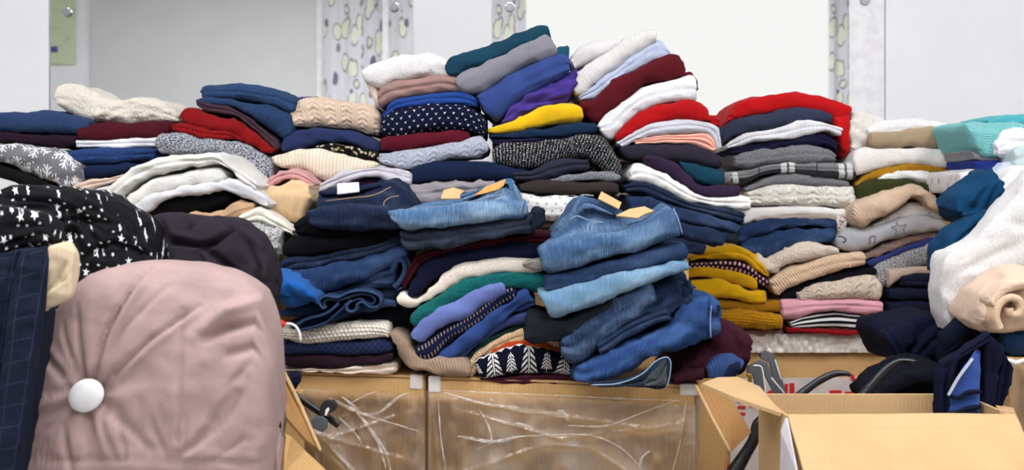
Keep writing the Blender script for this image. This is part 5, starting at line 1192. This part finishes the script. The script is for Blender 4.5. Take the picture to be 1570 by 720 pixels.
# button: domed disc
bm = bmesh.new(); bmesh.ops.create_uvsphere(bm, u_segments=40, v_segments=20, radius=1.0)
bc = U(132, 606, 1.895)
for v in bm.verts: v.co = Vector((bc.x+v.co.x*.0295, bc.y+v.co.y*.010, bc.z+v.co.z*.0275+v.co.x*.004))
for f in bm.faces: f.smooth = True
me = bpy.data.meshes.new('button'); bm.to_mesh(me); bm.free(); link('button', me, plainmat('white_button', (246, 246, 246), 0.25, 0.5), co)
G('checked_jacket', 'navy jacket with a faint check hanging at the left edge', 'jacket', (40, 49, 72), 'grid', (1.80, 1.84), '-70,392 -30,388 0,386 40,378 78,372', '-90,840 -50,840 -30,840 -10,840 4,830', D=.09, ry=.02, wr=.003, col2=(110, 122, 156), cap=.15,
  creases=[('24,390 10,500 -10,720', 4, .012), ('20,395 8,450', 3, .01)],
  extra=[('lapel', None, 'grid', 1.79, '16,392 45,383 80,373', '-30,842 -14,842 6,842', dict(D=.02, wr=.002, cap=.1, col2=(110, 122, 156)))])
G('beige_collar', 'beige shirt collar sticking out beside the checked jacket', 'shirt', (226, 204, 172), 'plain', 1.82, '70,380 84,371 104,368 113,384', '42,490 62,478 86,466 108,455', D=.03, ry=.008, wr=.003, cap=.1,
  creases=[('52,470 75,440 103,425', 3, .010), ('80,435 100,405', 3, .008)])
G('star_blouse', 'black blouse scattered with small white stars, draped', 'blouse', (26, 25, 30), 'stars', 2.12, '-40,286 0,283 40,283 90,289 140,297 190,322 214,338 238,380', '-40,520 0,520 60,520 110,520 170,520 205,510 225,490 240,440', D=.2, ry=.08, wr=.0035, rg=.5, uvm='flat', col2=(238, 238, 240), res=1.4,
  creases=[('-10,300 60,304 110,322 150,352', 4, .020), ('20,318 80,316 130,345 160,395', 4, .016), ('60,345 110,330 180,345', 4, .014), ('80,372 110,352 125,400', 5, .016), ('150,308 190,332 200,360 180,395', 4, .014), ('120,398 170,372 230,392', 4, .012), ('100,300 150,320 175,350', 5, -.010), ('205,350 215,400', 4, .012)],
  extra=[('sleeve', None, None, 1.86, '-40,322 0,318 40,325 70,335 84,368', '-40,412 0,400 25,380 50,376 82,374', dict(D=.06, ry=.02, wr=.003, rg=.4, uvm='flat', creases=[('0,350 70,345', 5, .008), ('10,375 60,360', 4, .008)]))])
G('charcoal_drape', 'charcoal purple soft garment draped behind the pink coat', 'dress', (62, 55, 66), 'plain', 2.2, '203,352 215,334 240,327 300,331 355,338 390,360 412,402', '206,520 250,530 300,530 350,530 385,520 412,470', D=.16, ry=.07, wr=.003, rg=.4, res=1.4,
  creases=[('232,332 250,352 262,372 300,376 330,368 358,348', 3, .018), ('245,338 262,360 300,366', 4, -.010), ('275,333 285,350 292,345', 3, .014), ('222,345 232,370 255,410', 5, .014), ('330,372 310,380 350,410 385,445', 5, .016), ('352,352 300,385 320,420', 4, .010), ('380,375 396,410 392,445', 5, .012), ('358,350 395,380', 4, -.008)])

# ---------------------------------------------------------------- hangers
M_black = plainmat('black_plastic', (34, 34, 38), 0.35, 0.5); M_gplastic = plainmat('dark_grey_plastic', (84, 86, 92), 0.45, 0.4); M_whitep = plainmat('white_wire', (240, 240, 240), 0.35)
h = empty('clip_hanger', U(490, 630, 2.2), 'black clip hanger lying against the left wrapped box', 'hanger')
pxtube('bar', '440,596 470,618 500,638 520,652', [2.30, 2.28, 2.265, 2.255], .007, M_black, h, flat=.6)
pxtube('bar_ridge', '452,602 480,622 504,638', [2.285, 2.267, 2.255], .0025, M_gplastic, h)
plate('clip_jaw', '491,622 497,614 510,613 517,620 514,629 503,634 495,640 489,636', 2.24, .012, M_black, h, .002)
plate('clip_jaw', '474,648 480,640 494,638 502,645 501,657 494,663 478,656', 2.235, .012, M_gplastic, h, .002)
plate('size_sticker', '499,628 503,624 505,627 501,636 498,637', 2.234, .002, M_tag, h)
h = empty('hanger_hook', U(440, 530, 2.3), 'white wire hanger hook beside the pink coat', 'hanger')
pxtube('hook', '422,546 428,534 429,515 432,502 440,496 452,499 459,510 461,523', 2.26, .0028, M_whitep, h, n=60)
pxtube('red_tip', '428,492 432,495 437,499', 2.255, .006, M_red, h, n=12)
G('navy_scrap', 'navy garment scrap poking out behind the left cardboard flap', 'cloth', (34, 40, 66), 'plain', 2.3, '434,574 448,570 458,576', '436,592 448,600 457,588', D=.05)
G('dark_scrap', 'dark cloth scrap between the pink coat and cardboard flap', 'cloth', (30, 32, 48), 'plain', 2.25, '416,608 424,605 431,612', '416,660 420,662 426,640', D=.05)
h = empty('trouser_clip_hanger', U(1175, 590, 2.45), 'dark grey clip hangers leaning behind the open box flap', 'hanger')
for pts in ('1146,572 1146,562 1156,556 1166,557 1171,566 1173,580 1176,612 1160,614 1158,590 1154,572', '1156,556 1166,552 1177,556 1184,575 1206,604 1206,614 1192,614 1176,582 1170,566', '1166,549 1166,541 1175,537 1186,542 1192,555 1200,582 1206,604 1196,598 1184,572 1180,556'):
    plate('clip_arm', pts, 2.44, .010, M_gplastic, h, .0015)
for q in ('1154,560 1166,561 1170,572 1174,605', '1182,578 1203,603', '1188,550 1198,582'): pxtube('arm_edge', q, 2.432, .0016, M_tape, h, n=24, ns=6)
pxtube('spring', '1146,572 1150,578 1149,586', 2.432, .004, plainmat('brass', (190, 150, 60), .3, .5, 1), h, n=12)
h = empty('plastic_hanger', U(1265, 590, 2.4), 'shiny black plastic hanger arm in the open box, centre', 'hanger')
pxtube('arm', '1215,615 1230,602 1255,584 1278,573 1295,572 1305,575', 2.40, [.009, .009, .008, .008, .007, .004], M_black, h)
pxtube('rib', '1232,598 1256,581 1280,571 1297,571', 2.392, .002, M_gplastic, h)
h = empty('plastic_hanger', U(1350, 580, 2.42), 'matt black plastic hanger arm beside the navy sweater', 'hanger')
pxtube('arm', '1310,618 1335,592 1360,566 1378,555 1400,554', 2.42, [.010, .010, .009, .008, .006], M_black, h)
pxtube('rib', '1330,594 1358,564 1378,552 1404,553', 2.41, .0022, M_gplastic, h)
h = empty('plastic_hanger', U(1145, 690, 2.4), 'black hanger arm standing in the gap beside the open box', 'hanger')
pxtube('arm', '1115,740 1140,700 1156,672 1160,650 1168,640', 2.47, [.018, .016, .013, .012, .008], M_black, h)
# printed pictures on the grey sweatshirt, raised flat print
sw = [o for o in bpy.data.objects if o.name.startswith('folded_sweatshirt')][0]
def printed(nm, pts, dd, r): 
    o = pxtube(nm, pts, dd, r, plainmat('grey_print', (96, 96, 104), .8), None, n=40, ns=6, flat=.4)
    wl = o.location.copy(); o.parent = sw; o.location = wl-sw.location; return o
printed('star_print', '1372,340 1379,346 1390,344 1385,352 1391,361 1381,357 1373,362 1374,353 1366,348 1373,347 1377,337', 3.212, .0012)
printed('note_print', '1331,372 1334,373 1334,364 1341,362 1341,371 1338,373', 3.208, .002)
printed('note_print', '1285,362 1292,363 1297,368 1292,372', 3.208, .0028)
